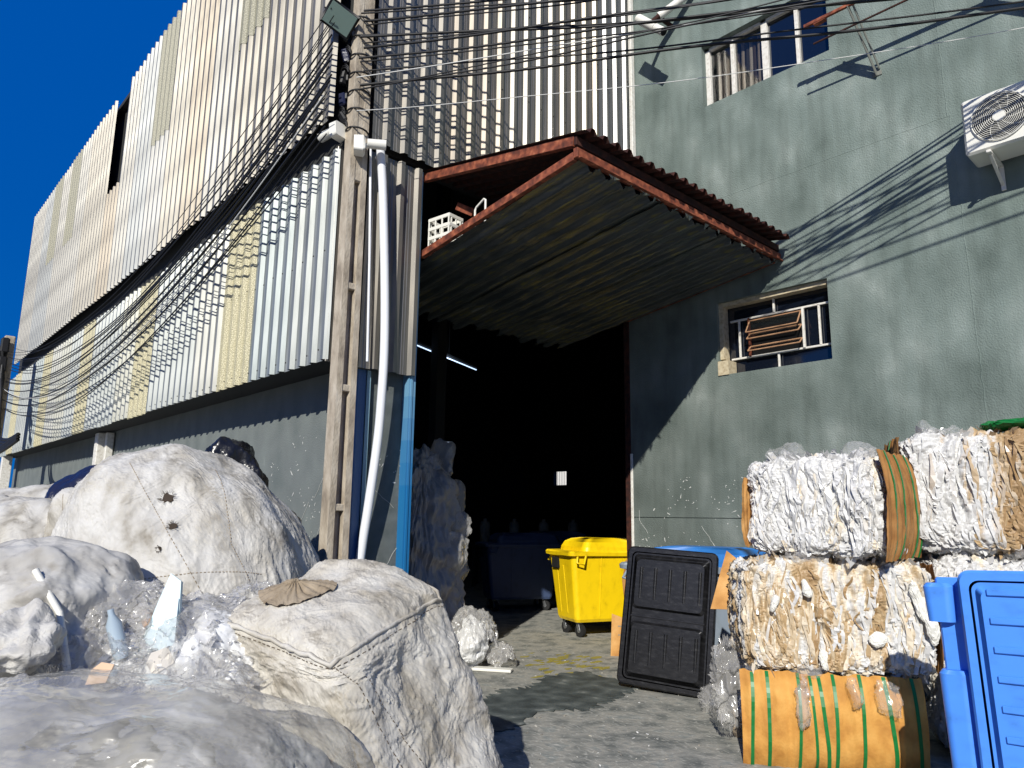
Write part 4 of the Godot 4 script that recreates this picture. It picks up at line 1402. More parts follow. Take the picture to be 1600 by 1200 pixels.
# ---------------------------------------------------------------- fittings on the stucco wall
func build_wall_fittings() -> void:
	# air conditioner
	var ac := thing("air_conditioner", "white outdoor air conditioner unit with round fan grille on the stucco wall", "air conditioner", Vector3(-1.17, 4.75, -7.02))
	var mb := MB.new()
	loft(mb, [[-0.16, 0.425, 0.26, 0.03], [0.14, 0.425, 0.26, 0.03], [0.16, 0.405, 0.24, 0.025]], Transform3D(Basis(Vector3.RIGHT, PI / 2), Vector3(0, 0.27, 0)))
	put("casing", mb.commit(), M.white, ac)
	var fc := Vector3(-0.145, 0.275, 0.162)
	mb = MB.new()
	mb.cyl(fc + Vector3(0, 0, -0.004), fc + Vector3(0, 0, 0.001), 0.205, 40)
	put("fan_recess", mb.commit(), M.hole, ac)
	for k in 3:
		mb = MB.new()
		var pts := PackedVector2Array()
		for i in 7: pts.append(Vector2.from_angle(0.25 + k * TAU / 3 + i * 0.13) * (0.05 + 0.14 * sin(PI * (i + 1) / 8.0)))
		for i in 7: pts.append(Vector2.from_angle(0.25 + k * TAU / 3 + (6 - i) * 0.13 + 0.5) * 0.055)
		mb.prism(pts, 0.002, Transform3D(Basis(), fc + Vector3(0, 0, 0.003 + 0.0002 * k)))
		put("fan_blade", mb.commit(), M.inner_dark, ac)
	mb = MB.new()
	for k in 12:
		var ring := PackedVector3Array()
		var rad := 0.05 + 0.0145 * k
		for i in 49: ring.append(fc + Vector3(cos(TAU * i / 48.0) * rad, sin(TAU * i / 48.0) * rad, 0.012 + 0.006 * (1.0 - rad / 0.21)))
		mb.tube(ring, 0.0028 if k < 11 else 0.006, 5, PackedFloat32Array(), false)
	for k in 10:
		var sp := PackedVector3Array()
		for i in 8:
			var a := TAU * k / 10.0 + i * 0.09
			sp.append(fc + Vector3(cos(a), sin(a), 0) * (0.045 + 0.023 * i) + Vector3(0, 0, 0.012))
		mb.tube(sp, 0.0026, 5)
	put("fan_grille", mb.commit(), M.white, ac)
	mb = MB.new()
	mb.cyl(fc + Vector3(0, 0, 0.006), fc + Vector3(0, 0, 0.022), 0.046, 24)
	put("grille_hub", mb.commit(), M.white, ac)
	for s in [-0.25, 0.25]:
		mb = MB.new()
		mb.boxat(Vector3(s, -0.012, -0.03), Vector3(0.035, 0.024, 0.42), 0.003)
		mb.boxat(Vector3(s, -0.12, -0.225), Vector3(0.035, 0.24, 0.02), 0.003)
		mb.bar(Vector3(s, -0.2, -0.22), Vector3(s, -0.03, 0.12), 0.028, 0.008, Vector3.UP, 0.002)
		put("wall_bracket", mb.commit(), M.white_paint, ac)
	# old awning frame
	var fr := thing("awning_frame", "old wall bracket with two rusty bars left from an awning above the cables", "wall bracket", Vector3(-2.38, 6.1, -7.26))
	for k in 2:
		var ox: float = [0.0, 1.3][k]
		mb = MB.new()
		mb.bar(Vector3(ox, 0.0, 0.01), Vector3(ox - 0.07, 0.6, 0.46), 0.05, 0.012, Vector3.RIGHT)
		mb.bar(Vector3(ox + 0.03, 0.06, 0.012), Vector3(ox - 0.03, 0.62, 0.45), 0.035, 0.012, Vector3.RIGHT)
		mb.boxat(Vector3(ox, 0.02, 0.006), Vector3(0.09, 0.05, 0.01), 0.002)
		put("strut", mb.commit(), M.strut, fr)
	mb = MB.new()
	mb.bar(Vector3(-0.52, 0.6, 0.46), Vector3(2.2, 0.6, 0.46), 0.03, 0.035)
	mb.bar(Vector3(-0.42, 0.575, 0.44), Vector3(-0.3, 0.585, 0.44), 0.06, 0.02)
	put("rusty_bar", mb.commit(), M.rust, fr)
	mb = MB.new()
	mb.bar(Vector3(-0.46, 0.4, 0.4), Vector3(2.2, 0.4, 0.4), 0.016, 0.018)
	put("thin_bar", mb.commit(), M.dark_rust, fr)
	# bullet camera with its conduit
	var sc := thing("bullet_camera", "white bullet camera on a short arm high on the stucco wall", "camera", Vector3(-4.72, 7.66, -6.82))
	mb = MB.new()
	mb.cyl(Vector3(-0.3, 0.3, 0.02), Vector3(-0.04, 0.03, 0.02), 0.062, 18, 0.06)
	put("body", mb.commit(), M.white, sc)
	mb = MB.new()
	mb.cyl(Vector3(-0.06, 0.05, 0.02), Vector3(0.08, -0.09, 0.02), 0.052, 18)
	put("hood", mb.commit(), M.white, sc)
	mb = MB.new()
	mb.cyl(Vector3(0.08, -0.09, 0.02), Vector3(0.0825, -0.0925, 0.02), 0.045, 18)
	put("lens", mb.commit(), M.hole, sc)
	mb = MB.new()
	mb.tube(PackedVector3Array([Vector3(-0.16, 0.16, 0.0), Vector3(-0.1, 0.3, -0.12), Vector3(-0.1, 0.32, -0.42)]), 0.03, 10)
	put("arm", mb.commit(), M.dark_rust, sc)
	mb = MB.new()
	mb.cyl(Vector3(-0.1, 0.31, -0.14), Vector3(0.24, 0.6, -0.38), 0.05, 14)
	put("conduit", mb.commit(), M.white_paint, sc)

# ---------------------------------------------------------------- bins
func caster(mb_w: MB, mb_f: MB, at: Vector3, yaw: float) -> void:
	var ax := Vector3(cos(yaw), 0, -sin(yaw))
	var fw := Vector3(sin(yaw), 0, cos(yaw))
	mb_w.cyl(at + Vector3(0, 0.085, 0) - ax * 0.022, at + Vector3(0, 0.085, 0) + ax * 0.022, 0.085, 20)
	mb_f.cyl(at + Vector3(0, 0.085, 0) - ax * 0.034, at + Vector3(0, 0.085, 0) + ax * 0.034, 0.03, 12)
	for s in [-1.0, 1.0]:
		mb_f.bar(at + Vector3(0, 0.085, 0) + ax * 0.032 * s, at + Vector3(0, 0.19, 0) + ax * 0.032 * s - fw * 0.03, 0.05, 0.006, ax)
	mb_f.boxat(at + Vector3(0, 0.195, 0) - fw * 0.03, Vector3(0.1, 0.012, 0.1), 0.003)

func big_bin(called: String, label: String, at: Vector3, yaw: float, body: Material, lidm: Material, group := "") -> Node3D:
	var o := thing(called, label, "bin", at, yaw, group)
	var mb := MB.new()
	loft(mb, [[0.2, 0.54, 0.29, 0.06], [0.24, 0.56, 0.31, 0.07], [1.1, 0.655, 0.385, 0.07]], Transform3D.IDENTITY)
	# upright ribs on the ends and the mould seam on the long side
	for s in [-1.0, 1.0]:
		for t in [-0.14, 0.06]:
			mb.bar(Vector3(s * 0.56, 0.3, t), Vector3(s * 0.634, 0.95, t), 0.05, 0.022, Vector3.RIGHT, 0.008)
	mb.bar(Vector3(-0.2, 0.27, 0.315), Vector3(-0.2, 1.08, 0.386), 0.012, 0.008, Vector3.BACK)
	put("body", mb.commit(), body, o)
	mb = MB.new()
	loft(mb, [[1.08, 0.665, 0.395, 0.08], [1.09, 0.705, 0.435, 0.09], [1.13, 0.71, 0.44, 0.09], [1.15, 0.69, 0.42, 0.09]], Transform3D.IDENTITY)
	put("rim", mb.commit(), body, o)
	mb = MB.new()
	loft(mb, [[1.15, 0.58, 0.41, 0.09], [1.2, 0.575, 0.405, 0.1], [1.27, 0.54, 0.37, 0.1], [1.31, 0.47, 0.3, 0.1], [1.325, 0.36, 0.2, 0.08]], Transform3D(Basis(), Vector3(0.1, 0, 0)))
	put("lid", mb.commit(), lidm, o)
	for s in [-1.0, 1.0]:
		mb = MB.new()
		mb.tube(PackedVector3Array([Vector3(-0.58, 1.1, s * 0.4), Vector3(-0.62, 1.0, s * 0.46), Vector3(-0.52, 0.98, s * 0.47), Vector3(-0.46, 1.1, s * 0.42)]), 0.016, 8)
		put("handle", mb.commit(), body, o)
	mb = MB.new()
	mb.boxat(Vector3(-0.653, 0.98, -0.14), Vector3(0.04, 0.16, 0.2), 0.01)
	put("grip_recess", mb.commit(), M.hole, o)
	for sx in [-0.45, 0.45]:
		for sz in [-0.2, 0.22]:
			var mw := MB.new()
			var mf := MB.new()
			caster(mw, mf, Vector3(sx, 0, sz), deg_to_rad(35 + 40 * sx))
			var wl := put("caster_wheel", mw.commit(), M.rubber, o)
			put("fork", mf.commit(), M.steel, wl)
	return o

func panel_lid(called: String, label: String, at: Vector3, m: Material, w: float, h: float, rows: Array) -> Node3D:
	var o := thing(called, label, "bin lid", at)
	var mb := MB.new()
	loft(mb, [[-0.05, w / 2 - 0.015, h / 2 - 0.015, 0.05], [-0.035, w / 2, h / 2, 0.06], [-0.005, w / 2, h / 2, 0.06], [0.004, w / 2 - 0.012, h / 2 - 0.012, 0.055], [0.004, w / 2 - 0.05, h / 2 - 0.05, 0.05], [-0.004, w / 2 - 0.06, h / 2 - 0.06, 0.045], [-0.004, w / 2 - 0.075, h / 2 - 0.075, 0.04], [0.012, w / 2 - 0.1, h / 2 - 0.1, 0.04]], Transform3D(Basis(Vector3.RIGHT, PI / 2), Vector3(0, h / 2, 0)))
	put("shell", mb.commit(), m, o)
	for q in rows:
		mb = MB.new()
		if m == M.blue: mb.bar(q[0], q[1], q[2], 0.016, Vector3.BACK, 0.006)
		else: mb.tube(PackedVector3Array([q[0], q[1]]), q[2] * 0.5, 10)
		put("raised_rib", mb.commit(), m, o)
	return o

func build_bins() -> void:
	big_bin("yellow_bin", "bright yellow wheeled bin with domed lid inside the doorway", Vector3(-6.93, 0, -8.22), 69, M.yellow, M.yellow)
	# grey bins with blue lids against the wall
	big_bin("grey_bin", "grey wheeled bin with blue lid behind the black lid", Vector3(-4.32, 0, -6.66), 12, M.grey_bin, M.blue_lid)
	# black lid leaning on the grey bin
	var rows := []
	rows.append([Vector3(0, 0.36, 0.008), Vector3(0, 0.37, 0.008), 0.0])
	rows.clear()
	for r in 2:
		for k in 5:
			var x := -0.29 + k * 0.145
			var y: float = [0.8, 0.2][r]
			rows.append([Vector3(x + 0.01, y, 0.018), Vector3(x + 0.01, y + 0.3, 0.032), 0.034])
	rows.append([Vector3(-0.36, 0.635, 0.0), Vector3(0.36, 0.635, 0.0), 0.03])
	var bl := panel_lid("black_cover", "black ribbed plastic bin lid leaning upright beside the doorway", Vector3(-4.23, 0.03, -5.87), M.scuffed, 0.9, 1.3, rows)
	for r in 2:
		var pl := MB.new()
		loft(pl, [[0.0, 0.36, 0.25, 0.05], [0.012, 0.352, 0.242, 0.05], [0.022, 0.335, 0.225, 0.05]], Transform3D(Basis(Vector3.RIGHT, PI / 2), Vector3(0, [0.95, 0.34][r], 0.008)))
		put("raised_panel", pl.commit(), M.scuffed, bl)
	var edge := MB.new()
	edge.boxat(Vector3(0, 0.65, -0.085), Vector3(0.84, 1.28, 0.07), 0.03)
	put("hollow_back", edge.commit(), M.scuffed, bl)
	bl.rotation_degrees = Vector3(-10, 18.5, -3)
	# blue lid stood on its side
	rows = []
	for k in 9:
		var y := 0.13 + k * 0.138
		rows.append([Vector3(-0.42, y, 0.018), Vector3(0.45, y, 0.032), 0.034])
	var bb := panel_lid("blue_cover", "bright blue ribbed plastic bin lid stood upright in front of the bales", Vector3(-0.66, 0.04, -4.36), M.blue, 1.1, 1.34, rows)
	bb.rotation_degrees = Vector3(-2, 4, 2.2)
	var mb := MB.new()
	mb.boxat(Vector3(-0.56, 0.67, -0.13), Vector3(0.24, 1.26, 0.05), 0.02)
	put("rear_flange", mb.commit(), M.blue, bb)
	for k in 2:
		mb = MB.new()
		var y: float = [1.17, 0.62][k]
		var hh: float = [0.2, 0.62][k]
		loft(mb, [[-hh / 2, 0.065, 0.05, 0.04], [hh / 2 - 0.02, 0.075, 0.055, 0.045], [hh / 2, 0.06, 0.045, 0.04]], Transform3D(Basis(), Vector3(-0.66 + 0.03 * k, y - 0.1 * k, -0.1)))
		put("hinge_lug", mb.commit(), M.blue, bb)
	# cardboard by the jamb
	var cbn := thing("cardboard_piece", "torn brown cardboard carton standing at the foot of the door jamb", "cardboard", Vector3(-5.66, 0, -7.06), 40)
	mb = MB.new()
	mb.prism(PackedVector2Array([Vector2(-0.12, 0), Vector2(0.16, 0), Vector2(0.17, 0.42), Vector2(0.06, 0.47), Vector2(0.02, 0.44), Vector2(-0.1, 0.48)]), 0.012, Transform3D(Basis(), Vector3.ZERO))
	put("front_panel", mb.commit(), M.card, cbn)
	mb = MB.new()
	mb.prism(PackedVector2Array([Vector2(-0.06, 0), Vector2(0.12, 0), Vector2(0.11, 0.8), Vector2(0.13, 1.0), Vector2(0.05, 1.16), Vector2(-0.03, 1.1), Vector2(-0.08, 0.86), Vector2(-0.05, 0.5)]), 0.01, Transform3D(Basis.from_euler(Vector3(-0.06, 0.2, 0)), Vector3(0.12, 0, -0.08)))
	put("torn_flap", mb.commit(), M.card_dull, cbn)
	mb = MB.new()
	for k in 2:
		mb.boxat(Vector3(0.04, 0.34 - k * 0.1, 0.0075), Vector3(0.14, 0.016, 0.0012), 0.0002)
	put("print_mark", mb.commit(), M.seam, cbn)
	# cardboard flap between the grey bin and the bales
	mb = MB.new()
	mb.prism(PackedVector2Array([Vector2(-0.14, -0.2), Vector2(0.1, -0.22), Vector2(0.16, 0.12), Vector2(0.04, 0.24), Vector2(-0.04, 0.05)]), 0.01, Transform3D(Basis.from_euler(Vector3(-0.2, 0.5, 0.1)), Vector3(-3.15, 1.12, -5.25)))
	tag(put("cardboard_flap", mb.commit(), M.card), "bent brown cardboard flap poking out beside the middle bale", "cardboard")
	# scraps of film at the foot of the bins
	var f := put("film_scrap", film_sheet(40, 0.12, 0.14, 0.12, 0.016, 301), M.film)
	f.rotation_degrees = Vector3(50, 30, 0)
	f.position = Vector3(-3.6, 0.08, -5.74)
	tag(f, "crumpled clear film scrap on the ground beside the black lid", "plastic film")
	f = put("film_scrap", film_sheet(50, 0.13, 0.32, 0.07, 0.02, 305), M.film)
	f.rotation_degrees = Vector3(84, 30, 6)
	f.position = Vector3(-3.03, 0.42, -5.05)
	tag(f, "long clear film bag hanging beside the lowest two bales", "plastic film")
	mb = MB.new()
	f = put("dirty_rag", crumple(20, Vector3(0.13, 0.12, 0.1), 309, 0.07, 6.0), M.mouth)
	f.position = Vector3(-3.02, 0.1, -5.3)
	tag(f, "small dirty brown rag on the ground beside the stacked bales", "rag")

# ---------------------------------------------------------------- pressed bales
# tone: 0 white film, 1 cream and brown film, 2 half white and half brown
func bale(called: String, label: String, at: Vector3, yaw: float, size: Vector3, sd: int, tone: int, strips := 230) -> Node3D:
	var o := thing(called, label, "bale", at, yaw, "pressed bales by the stucco wall")
	var F := FastNoiseLite.TYPE_SIMPLEX_SMOOTH
	var fold := noise(sd, 1.0, F, FastNoiseLite.FRACTAL_RIDGED, 3, 0.5)
	var big := noise(sd + 1, 1.0, F, FastNoiseLite.FRACTAL_FBM, 3)
	var fine := noise(sd + 2, 1.0, F, FastNoiseLite.FRACTAL_RIDGED, 3, 0.35)
	var streak := noise(sd + 3, 1.0, F, FastNoiseLite.FRACTAL_FBM, 4)
	var r := size * 0.5
	var waves := fold_waves(sd + 5, 5, 7.0, 26.0, 0.012, Vector3(1.0, 0.12, 1.0))
	var shape := func(p: Vector3) -> Vector3:
		var s := superpoint(p, r * Vector3(1.0, 1.0, 1.0), 7.0)
		var q: Vector3 = s[0]
		var g: Vector3 = s[1]
		var k := big.get_noise_3dv(q * 2.4)
		var w := Vector3(q.x * 10.0 + k * 1.5, q.y * 0.55, q.z * 10.0)
		var w2 := Vector3(q.x * 30.0 + k * 3.0, q.y * 1.6, q.z * 30.0)
		var d := 0.03 * k - 0.034 * fold.get_noise_3dv(w) - 0.013 * fine.get_noise_3dv(w2) + folded(q + Vector3(k * 0.05, 0, 0), waves)
		return q + g * d
	var shade := func(p: Vector3, q: Vector3) -> Color:
		var a := streak.get_noise_3dv(Vector3(q.x * 7.0, q.y * 1.2, q.z * 7.0))
		var b := streak.get_noise_3dv(Vector3(q.x * 19.0 + 9.0, q.y * 3.0, q.z * 19.0))
		return film_color(tone, a, b, q.x / r.x)
	put("film_body", lump(110, shape, shade), M.strand, o)
	# loose strips of film pressed into the front, and tufts along the edges
	var mb := MB.new()
	var rr := RandomNumberGenerator.new()
	rr.seed = sd
	for k in strips:
		var x := rr.randf_range(-0.98, 0.98)
		var y := rr.randf_range(-0.95, 1.0)
		var len := rr.randf_range(0.12, 0.5)
		var wd := rr.randf_range(0.006, 0.022)
		var front := k % 5 != 0
		var a := streak.get_noise_2d(x * r.x * 7.0, y)
		mb.col = film_color(tone, a + rr.randf_range(-0.15, 0.15), rr.randf_range(-0.6, 0.6), x)
		var pts := []
		var n := 9
		var ph := rr.randf() * TAU
		for i in n + 1:
			var t := float(i) / n
			var cp := Vector3(x + 0.05 * sin(ph + t * 4.0) / size.x, clampf(y - t * len / r.y, -0.99, 0.99), 1.0) if front else Vector3(-1.0 if k % 2 else 1.0, clampf(y - t * len / r.y, -0.99, 0.99), x)
			var q: Vector3 = shape.call(cp)
			var nn := Vector3(0, 0, 1) if front else Vector3(signf(cp.x), 0, 0)
			pts.append(q + nn * (0.002 + 0.009 * absf(sin(ph * 2.0 + t * 7.0))))
		for i in n:
			var p0: Vector3 = pts[i]
			var p1: Vector3 = pts[i + 1]
			var sd0 := Vector3(1, 0, 0) if front else Vector3(0, 0, 1)
			var e0 := sd0.rotated(Vector3.UP, sin(ph + i * 0.8) * 0.7) * wd * (0.5 + 0.5 * sin(PI * (i + 0.5) / (n + 0.5)))
			var e1 := sd0.rotated(Vector3.UP, sin(ph + (i + 1) * 0.8) * 0.7) * wd * (0.5 + 0.5 * sin(PI * (i + 1.5) / (n + 1.5)))
			mb.quad_out(p0 - e0, p0 + e0, p1 + e1, p1 - e1, Vector3.ZERO)
	if strips > 0:
		var st := put("film_strand", mb.commit(), M.flake, o)
		st.set_meta("kind", "stuff")
	mb = MB.new()
	for k in (110 if strips > 0 else 0):
		# wisps that stand off the top and bottom edges
		var top := k % 3 != 0
		var cp := Vector3(rr.randf_range(-1, 1), 1.0 if top else -1.0, rr.randf_range(0.2, 1.0))
		var q: Vector3 = shape.call(cp)
		var dirv := Vector3(rr.randf_range(-0.6, 0.6), 0.6 if top else -0.9, rr.randf_range(0.2, 0.9)).normalized()
		var len := rr.randf_range(0.02, 0.085)
		var side := dirv.cross(Vector3(rr.randfn(), rr.randfn(), rr.randfn())).normalized() * rr.randf_range(0.006, 0.03)
		mb.col = film_color(tone, rr.randf_range(-0.6, 0.3), rr.randf_range(-0.5, 0.5), cp.x)
		var mid := q + dirv * len * 0.6 + side * 0.5
		mb.quad_out(q - side, q + side, mid + side * 0.8, mid - side * 0.9, q - Vector3(0, 0, 1))
		mb.tri_out(mid - side * 0.9, mid + side * 0.8, q + dirv * len, q - Vector3(0, 0, 1))
	if strips > 0:
		var st := put("film_wisp", mb.commit(), M.flake, o)
		st.set_meta("kind", "stuff")
	for k in 2:
		var tf := put("film_tuft", crumple(16, Vector3(rr.randf_range(0.06, 0.13), rr.randf_range(0.02, 0.035), rr.randf_range(0.05, 0.09)), sd + 50 + k, 0.05, 9.0), M.film_clear, o)
		tf.position = Vector3(rr.randf_range(-0.9, 0.9) * r.x, r.y + 0.01, rr.randf_range(0.5, 0.9) * r.z)
	return o

func film_color(tone: int, a: float, b: float, x: float) -> Color:
	var white := Color(0.61, 0.6, 0.58)
	var cream := Color(0.68, 0.59, 0.45)
	var tan := Color(0.46, 0.33, 0.18)
	var brown := Color(0.3, 0.18, 0.08)
	var k := a + 0.35 * b
	if tone == 0:
		if k > 0.55: return cream
		if k > 0.3: return white.lerp(cream, (k - 0.3) / 0.25)
		return white.lerp(Color(0.62, 0.62, 0.6), clampf(-k, 0.0, 1.0) * 0.5)
	if tone == 2:
		k += 1.1 * clampf((x + 0.45) * 2.0, 0.0, 1.0) * (1.0 if x < 0.6 else 0.4) - 0.25
		if k > 0.5: return tan.lerp(brown, clampf((k - 0.5) / 0.4, 0.0, 1.0) * 0.7)
		if k > 0.15: return white.lerp(tan, (k - 0.15) / 0.35)
		return white
	k += 0.34 - 0.36 * clampf((x - 0.1) * 1.2, 0.0, 1.0)
	if k > 0.5: return tan.lerp(brown, clampf((k - 0.5) / 0.5, 0.0, 1.0))
	if k > 0.22: return cream.lerp(tan, (k - 0.22) / 0.28)
	if k > 0.0: return white.lerp(cream, k / 0.22)
	return white

# a bulging cardboard face with upright creases, from (x0,y0) to (x1,y1) in the face's own plane
func card_face(o: Node3D, xf: Transform3D, w: float, h: float, bulge: float, m: Material, straps: Array, sd: int) -> void:
	var v := PackedVector3Array()
	var idx := PackedInt32Array()
	var nu := 90
	var nv := 26
	var f := noise(sd, 1.0, FastNoiseLite.TYPE_SIMPLEX_SMOOTH, FastNoiseLite.FRACTAL_RIDGED, 3, 0.2)
	var surf := func(a: float, b: float) -> Vector3:
		var x := a * w / 2
		var y := b * h / 2
		var z := bulge * (1.0 - pow(absf(b), 3.0)) * (1.0 - 0.5 * pow(absf(a), 4.0))
		z += 0.02 * f.get_noise_2d(x * 7.0, y * 0.6) + 0.004 * f.get_noise_2d(x * 20.0 + 4.0, y * 6.0)
		y += 0.02 * f.get_noise_2d(x * 4.0, 30.0) * signf(b) * pow(absf(b), 6.0)
		return Vector3(x, y, z)
	for j in nv + 1:
		for i in nu + 1:
			v.append(surf.call(2.0 * i / nu - 1.0, 2.0 * j / nv - 1.0))
	for j in nv:
		for i in nu:
			var a := j * (nu + 1) + i
			idx.append_array(PackedInt32Array([a, a + nu + 1, a + 1, a + 1, a + nu + 1, a + nu + 2]))
	var c := put("cardboard_face", indexed(v, idx, PackedColorArray()), m, o)
	c.transform = xf
	var r := RandomNumberGenerator.new()
	r.seed = sd
	for s in straps:
		var mb := MB.new()
		var wd := 0.0085 + 0.004 * r.randf()
		var lean: float = r.randf_range(-0.05, 0.05)
		var prev := []
		for j in 21:
			var b := 2.0 * j / 20.0 - 1.0
			var q: Vector3 = surf.call(s + lean * sin(b * 1.4), b * 0.995)
			q.z += 0.007
			var row := [q + Vector3(-wd, 0, 0), q + Vector3(wd, 0, 0)]
			if j > 0:
				mb.quad_out(prev[0], prev[1], row[1], row[0], Vector3(q.x, q.y, -1))
				mb.quad_out(prev[0], row[0], row[0] - Vector3(0, 0, 0.006), prev[0] - Vector3(0, 0, 0.006), q + Vector3(0.5, 0, 0))
				mb.quad_out(prev[1], row[1], row[1] - Vector3(0, 0, 0.006), prev[1] - Vector3(0, 0, 0.006), q - Vector3(0.5, 0, 0))
			prev = row
		var sp := put("strap", mb.commit(), M.strap, o)
		sp.transform = xf

func build_bales() -> void:
	# the nearer stack: cardboard faced bale below, brown one, white one on top
	var b := bale("bale", "lowest bale with orange cardboard front and green straps", Vector3(-2.45, 0.29, -5.33), 35, Vector3(1.1, 0.57, 0.66), 401, 0, 0)
	card_face(b, Transform3D(Basis(), Vector3(-0.03, 0.0, 0.345)), 1.14, 0.6, 0.1, M.card_orange, [-0.88, -0.7, -0.36, -0.2, -0.09, 0.03, 0.32, 0.62, 0.9], 61)
	for k in 3:
		var hs := put("hanging_film", film_sheet(40, [0.05, 0.08, 0.04][k], [0.17, 0.1, 0.09][k], 0.04, 0.012, 405 + k), M.film_clear if k else M.film, b)
		hs.position = Vector3([-0.22, 0.3, 0.1][k], [0.14, 0.2, 0.22][k], 0.475)
		hs.rotation_degrees = Vector3(86, 0, 4 - 5 * k)
	b = bale("bale", "cream and brown plastic film bale, middle one of the nearer stack", Vector3(-2.42, 0.96, -5.36), 37, Vector3(1.28, 0.76, 0.76), 411, 1)
	for k in 6:
		var t := put("foam_piece", crumple(14, Vector3([0.03, 0.022, 0.05, 0.035, 0.02, 0.03][k], [0.07, 0.06, 0.05, 0.16, 0.05, 0.09][k], 0.03), 430 + k, 0.02, 8.0), M.white, b)
		t.position = Vector3([-0.12, -0.2, 0.22, 0.5, -0.42, 0.56][k], [-0.27, 0.2, -0.12, 0.12, 0.08, -0.05][k], 0.41)
		t.rotation.z = [0.1, 0.3, 0.9, 0.25, -0.4, 0.1][k]
	card_face(b, Transform3D(Basis(Vector3.UP, PI / 2), Vector3(0.635, 0.0, -0.02)), 0.66, 0.7, 0.03, M.card_dull, [-0.3, 0.5, 0.85], 62)
	b = bale("bale", "white plastic film bale with brown cardboard end on top of the nearer stack", Vector3(-2.36, 1.71, -5.42), 4, Vector3(0.96, 0.72, 0.86), 421, 0)
	card_face(b, Transform3D(Basis(Vector3.UP, PI / 2), Vector3(0.47, 0.0, 0.0)), 0.84, 0.71, 0.06, M.card_dull, [-0.72, -0.3, 0.35, 0.7], 63)
	card_face(b, Transform3D(Basis(Vector3.UP, -PI / 2), Vector3(-0.47, -0.05, 0.0)), 0.84, 0.5, 0.02, M.card, [0.2], 64)
	# the stack behind the blue lid
	var R := Vector3(-1.5, 0, -6.35)
	bale("bale", "dull white plastic film bale at the bottom behind the blue lid", R + Vector3(0.05, 0.35, 0.02), 28, Vector3(1.2, 0.68, 0.8), 441, 0)
	bale("bale", "grey white plastic film bale above the lowest one behind the blue lid", R + Vector3(0.03, 1.04, 0.04), 26, Vector3(1.2, 0.68, 0.8), 451, 0)
	b = bale("bale", "large white and brown plastic film bale topping the stack behind the blue lid", R + Vector3(0.0, 1.82, 0.02), 26, Vector3(1.36, 0.88, 0.86), 461, 2)
	card_face(b, Transform3D(Basis(Vector3.UP, -PI / 2), Vector3(-0.675, 0.0, 0.02)), 0.8, 0.8, 0.03, M.card_dull, [0.1], 65)
	var g := put("green_cover", crumple(18, Vector3(0.34, 0.03, 0.2), 471, 0.02, 4.0), M.strap)
	g.position = R + Vector3(0.3, 2.31, 0.1)
	tag(g, "green plastic cover lying on the tall white and brown bale", "cover")

# ---------------------------------------------------------------- bags
# a filled bag: fold directions come from fs (noise scale per axis)
func bag_mesh(n: int, r: Vector3, e: float, sd: int, o: Dictionary) -> Array:
	var S := FastNoiseLite.TYPE_SIMPLEX_SMOOTH
	var big := noise(sd, 1.0, S, FastNoiseLite.FRACTAL_FBM, 3)
	var fold := noise(sd + 1, 1.0, S, FastNoiseLite.FRACTAL_RIDGED, 3, 0.6)
	var fine := noise(sd + 2, 1.0, S, FastNoiseLite.FRACTAL_RIDGED, 4, 0.4)
	var la: float = o.get("lump", 0.07)
	var lf: float = o.get("lump_f", 1.6)
	var fa: float = o.get("fold", 0.03)
	var fs: Vector3 = o.get("fs", Vector3(3.5, 1.4, 3.5))
	var fi: float = o.get("fine", 0.008)
	var fif: float = o.get("fine_f", 9.0)
	var top: float = o.get("top", 1.0)
	var wa: float = o.get("wave", 0.03)
	var waves := fold_waves(sd + 4, 7, o.get("wave_f", 1.6), o.get("wave_f", 1.6) * 6.0, wa)
	var shear: Vector2 = o.get("shear", Vector2.ZERO)
	var custom = o.get("custom")
	var f := func(p: Vector3) -> Vector3:
		var s := superpoint(p, r, e)
		var q: Vector3 = s[0]
		var g: Vector3 = s[1]
		var t := (q.y / r.y + 1.0) * 0.5
		var q0 := q
		q.x *= lerpf(1.0, top, t)
		q.z *= lerpf(1.0, top, t)
		q += g * (la * big.get_noise_3dv(q0 * lf) + fa * fold.get_noise_3dv(q0 * fs) + fi * fine.get_noise_3dv(q0 * fif) + folded(q0 + Vector3(1, -1, 0.6) * 0.12 * big.get_noise_3dv(q0 * 1.9 + Vector3(5, 5, 5)), waves, 0.35))
		if custom != null: q = custom.call(q, q0)
		q.x += shear.x * (q.y + r.y)
		q.z += shear.y * (q.y + r.y)
		return q
	return [lump(n, f), f]

func seam_along(f: Callable, cps: Array, r: float, off: float, sd: int) -> ArrayMesh:
	var pts := PackedVector3Array()
	var rr := RandomNumberGenerator.new()
	rr.seed = sd
	for k in cps.size() - 1:
		for s in 22:
			var cp: Vector3 = (cps[k] as Vector3).lerp(cps[k + 1], s / 22.0)
			var q: Vector3 = f.call(cp)
			pts.append(q * (1.0 + off) + Vector3(rr.randfn(), rr.randfn(), rr.randfn()) * 0.0025)
	var mb := MB.new()
	var rad := PackedFloat32Array()
	for i in pts.size(): rad.append(r * rr.randf_range(0.75, 1.25))
	mb.tube(pts, r, 6, rad)
	return mb.commit()

func stitches(f: Callable, cps: Array, off: float, sd: int) -> ArrayMesh:
	var mb := MB.new()
	var rr := RandomNumberGenerator.new()
	rr.seed = sd
	for k in cps.size() - 1:
		for s in 26:
			var a: Vector3 = f.call((cps[k] as Vector3).lerp(cps[k + 1], s / 26.0))
			var b: Vector3 = f.call((cps[k] as Vector3).lerp(cps[k + 1], (s + 0.55) / 26.0))
			mb.tube(PackedVector3Array([a * (1.0 + off), (a + b) * 0.5 * (1.0 + off * 1.15), b * (1.0 + off)]), 0.0022, 4)
	return mb.commit()

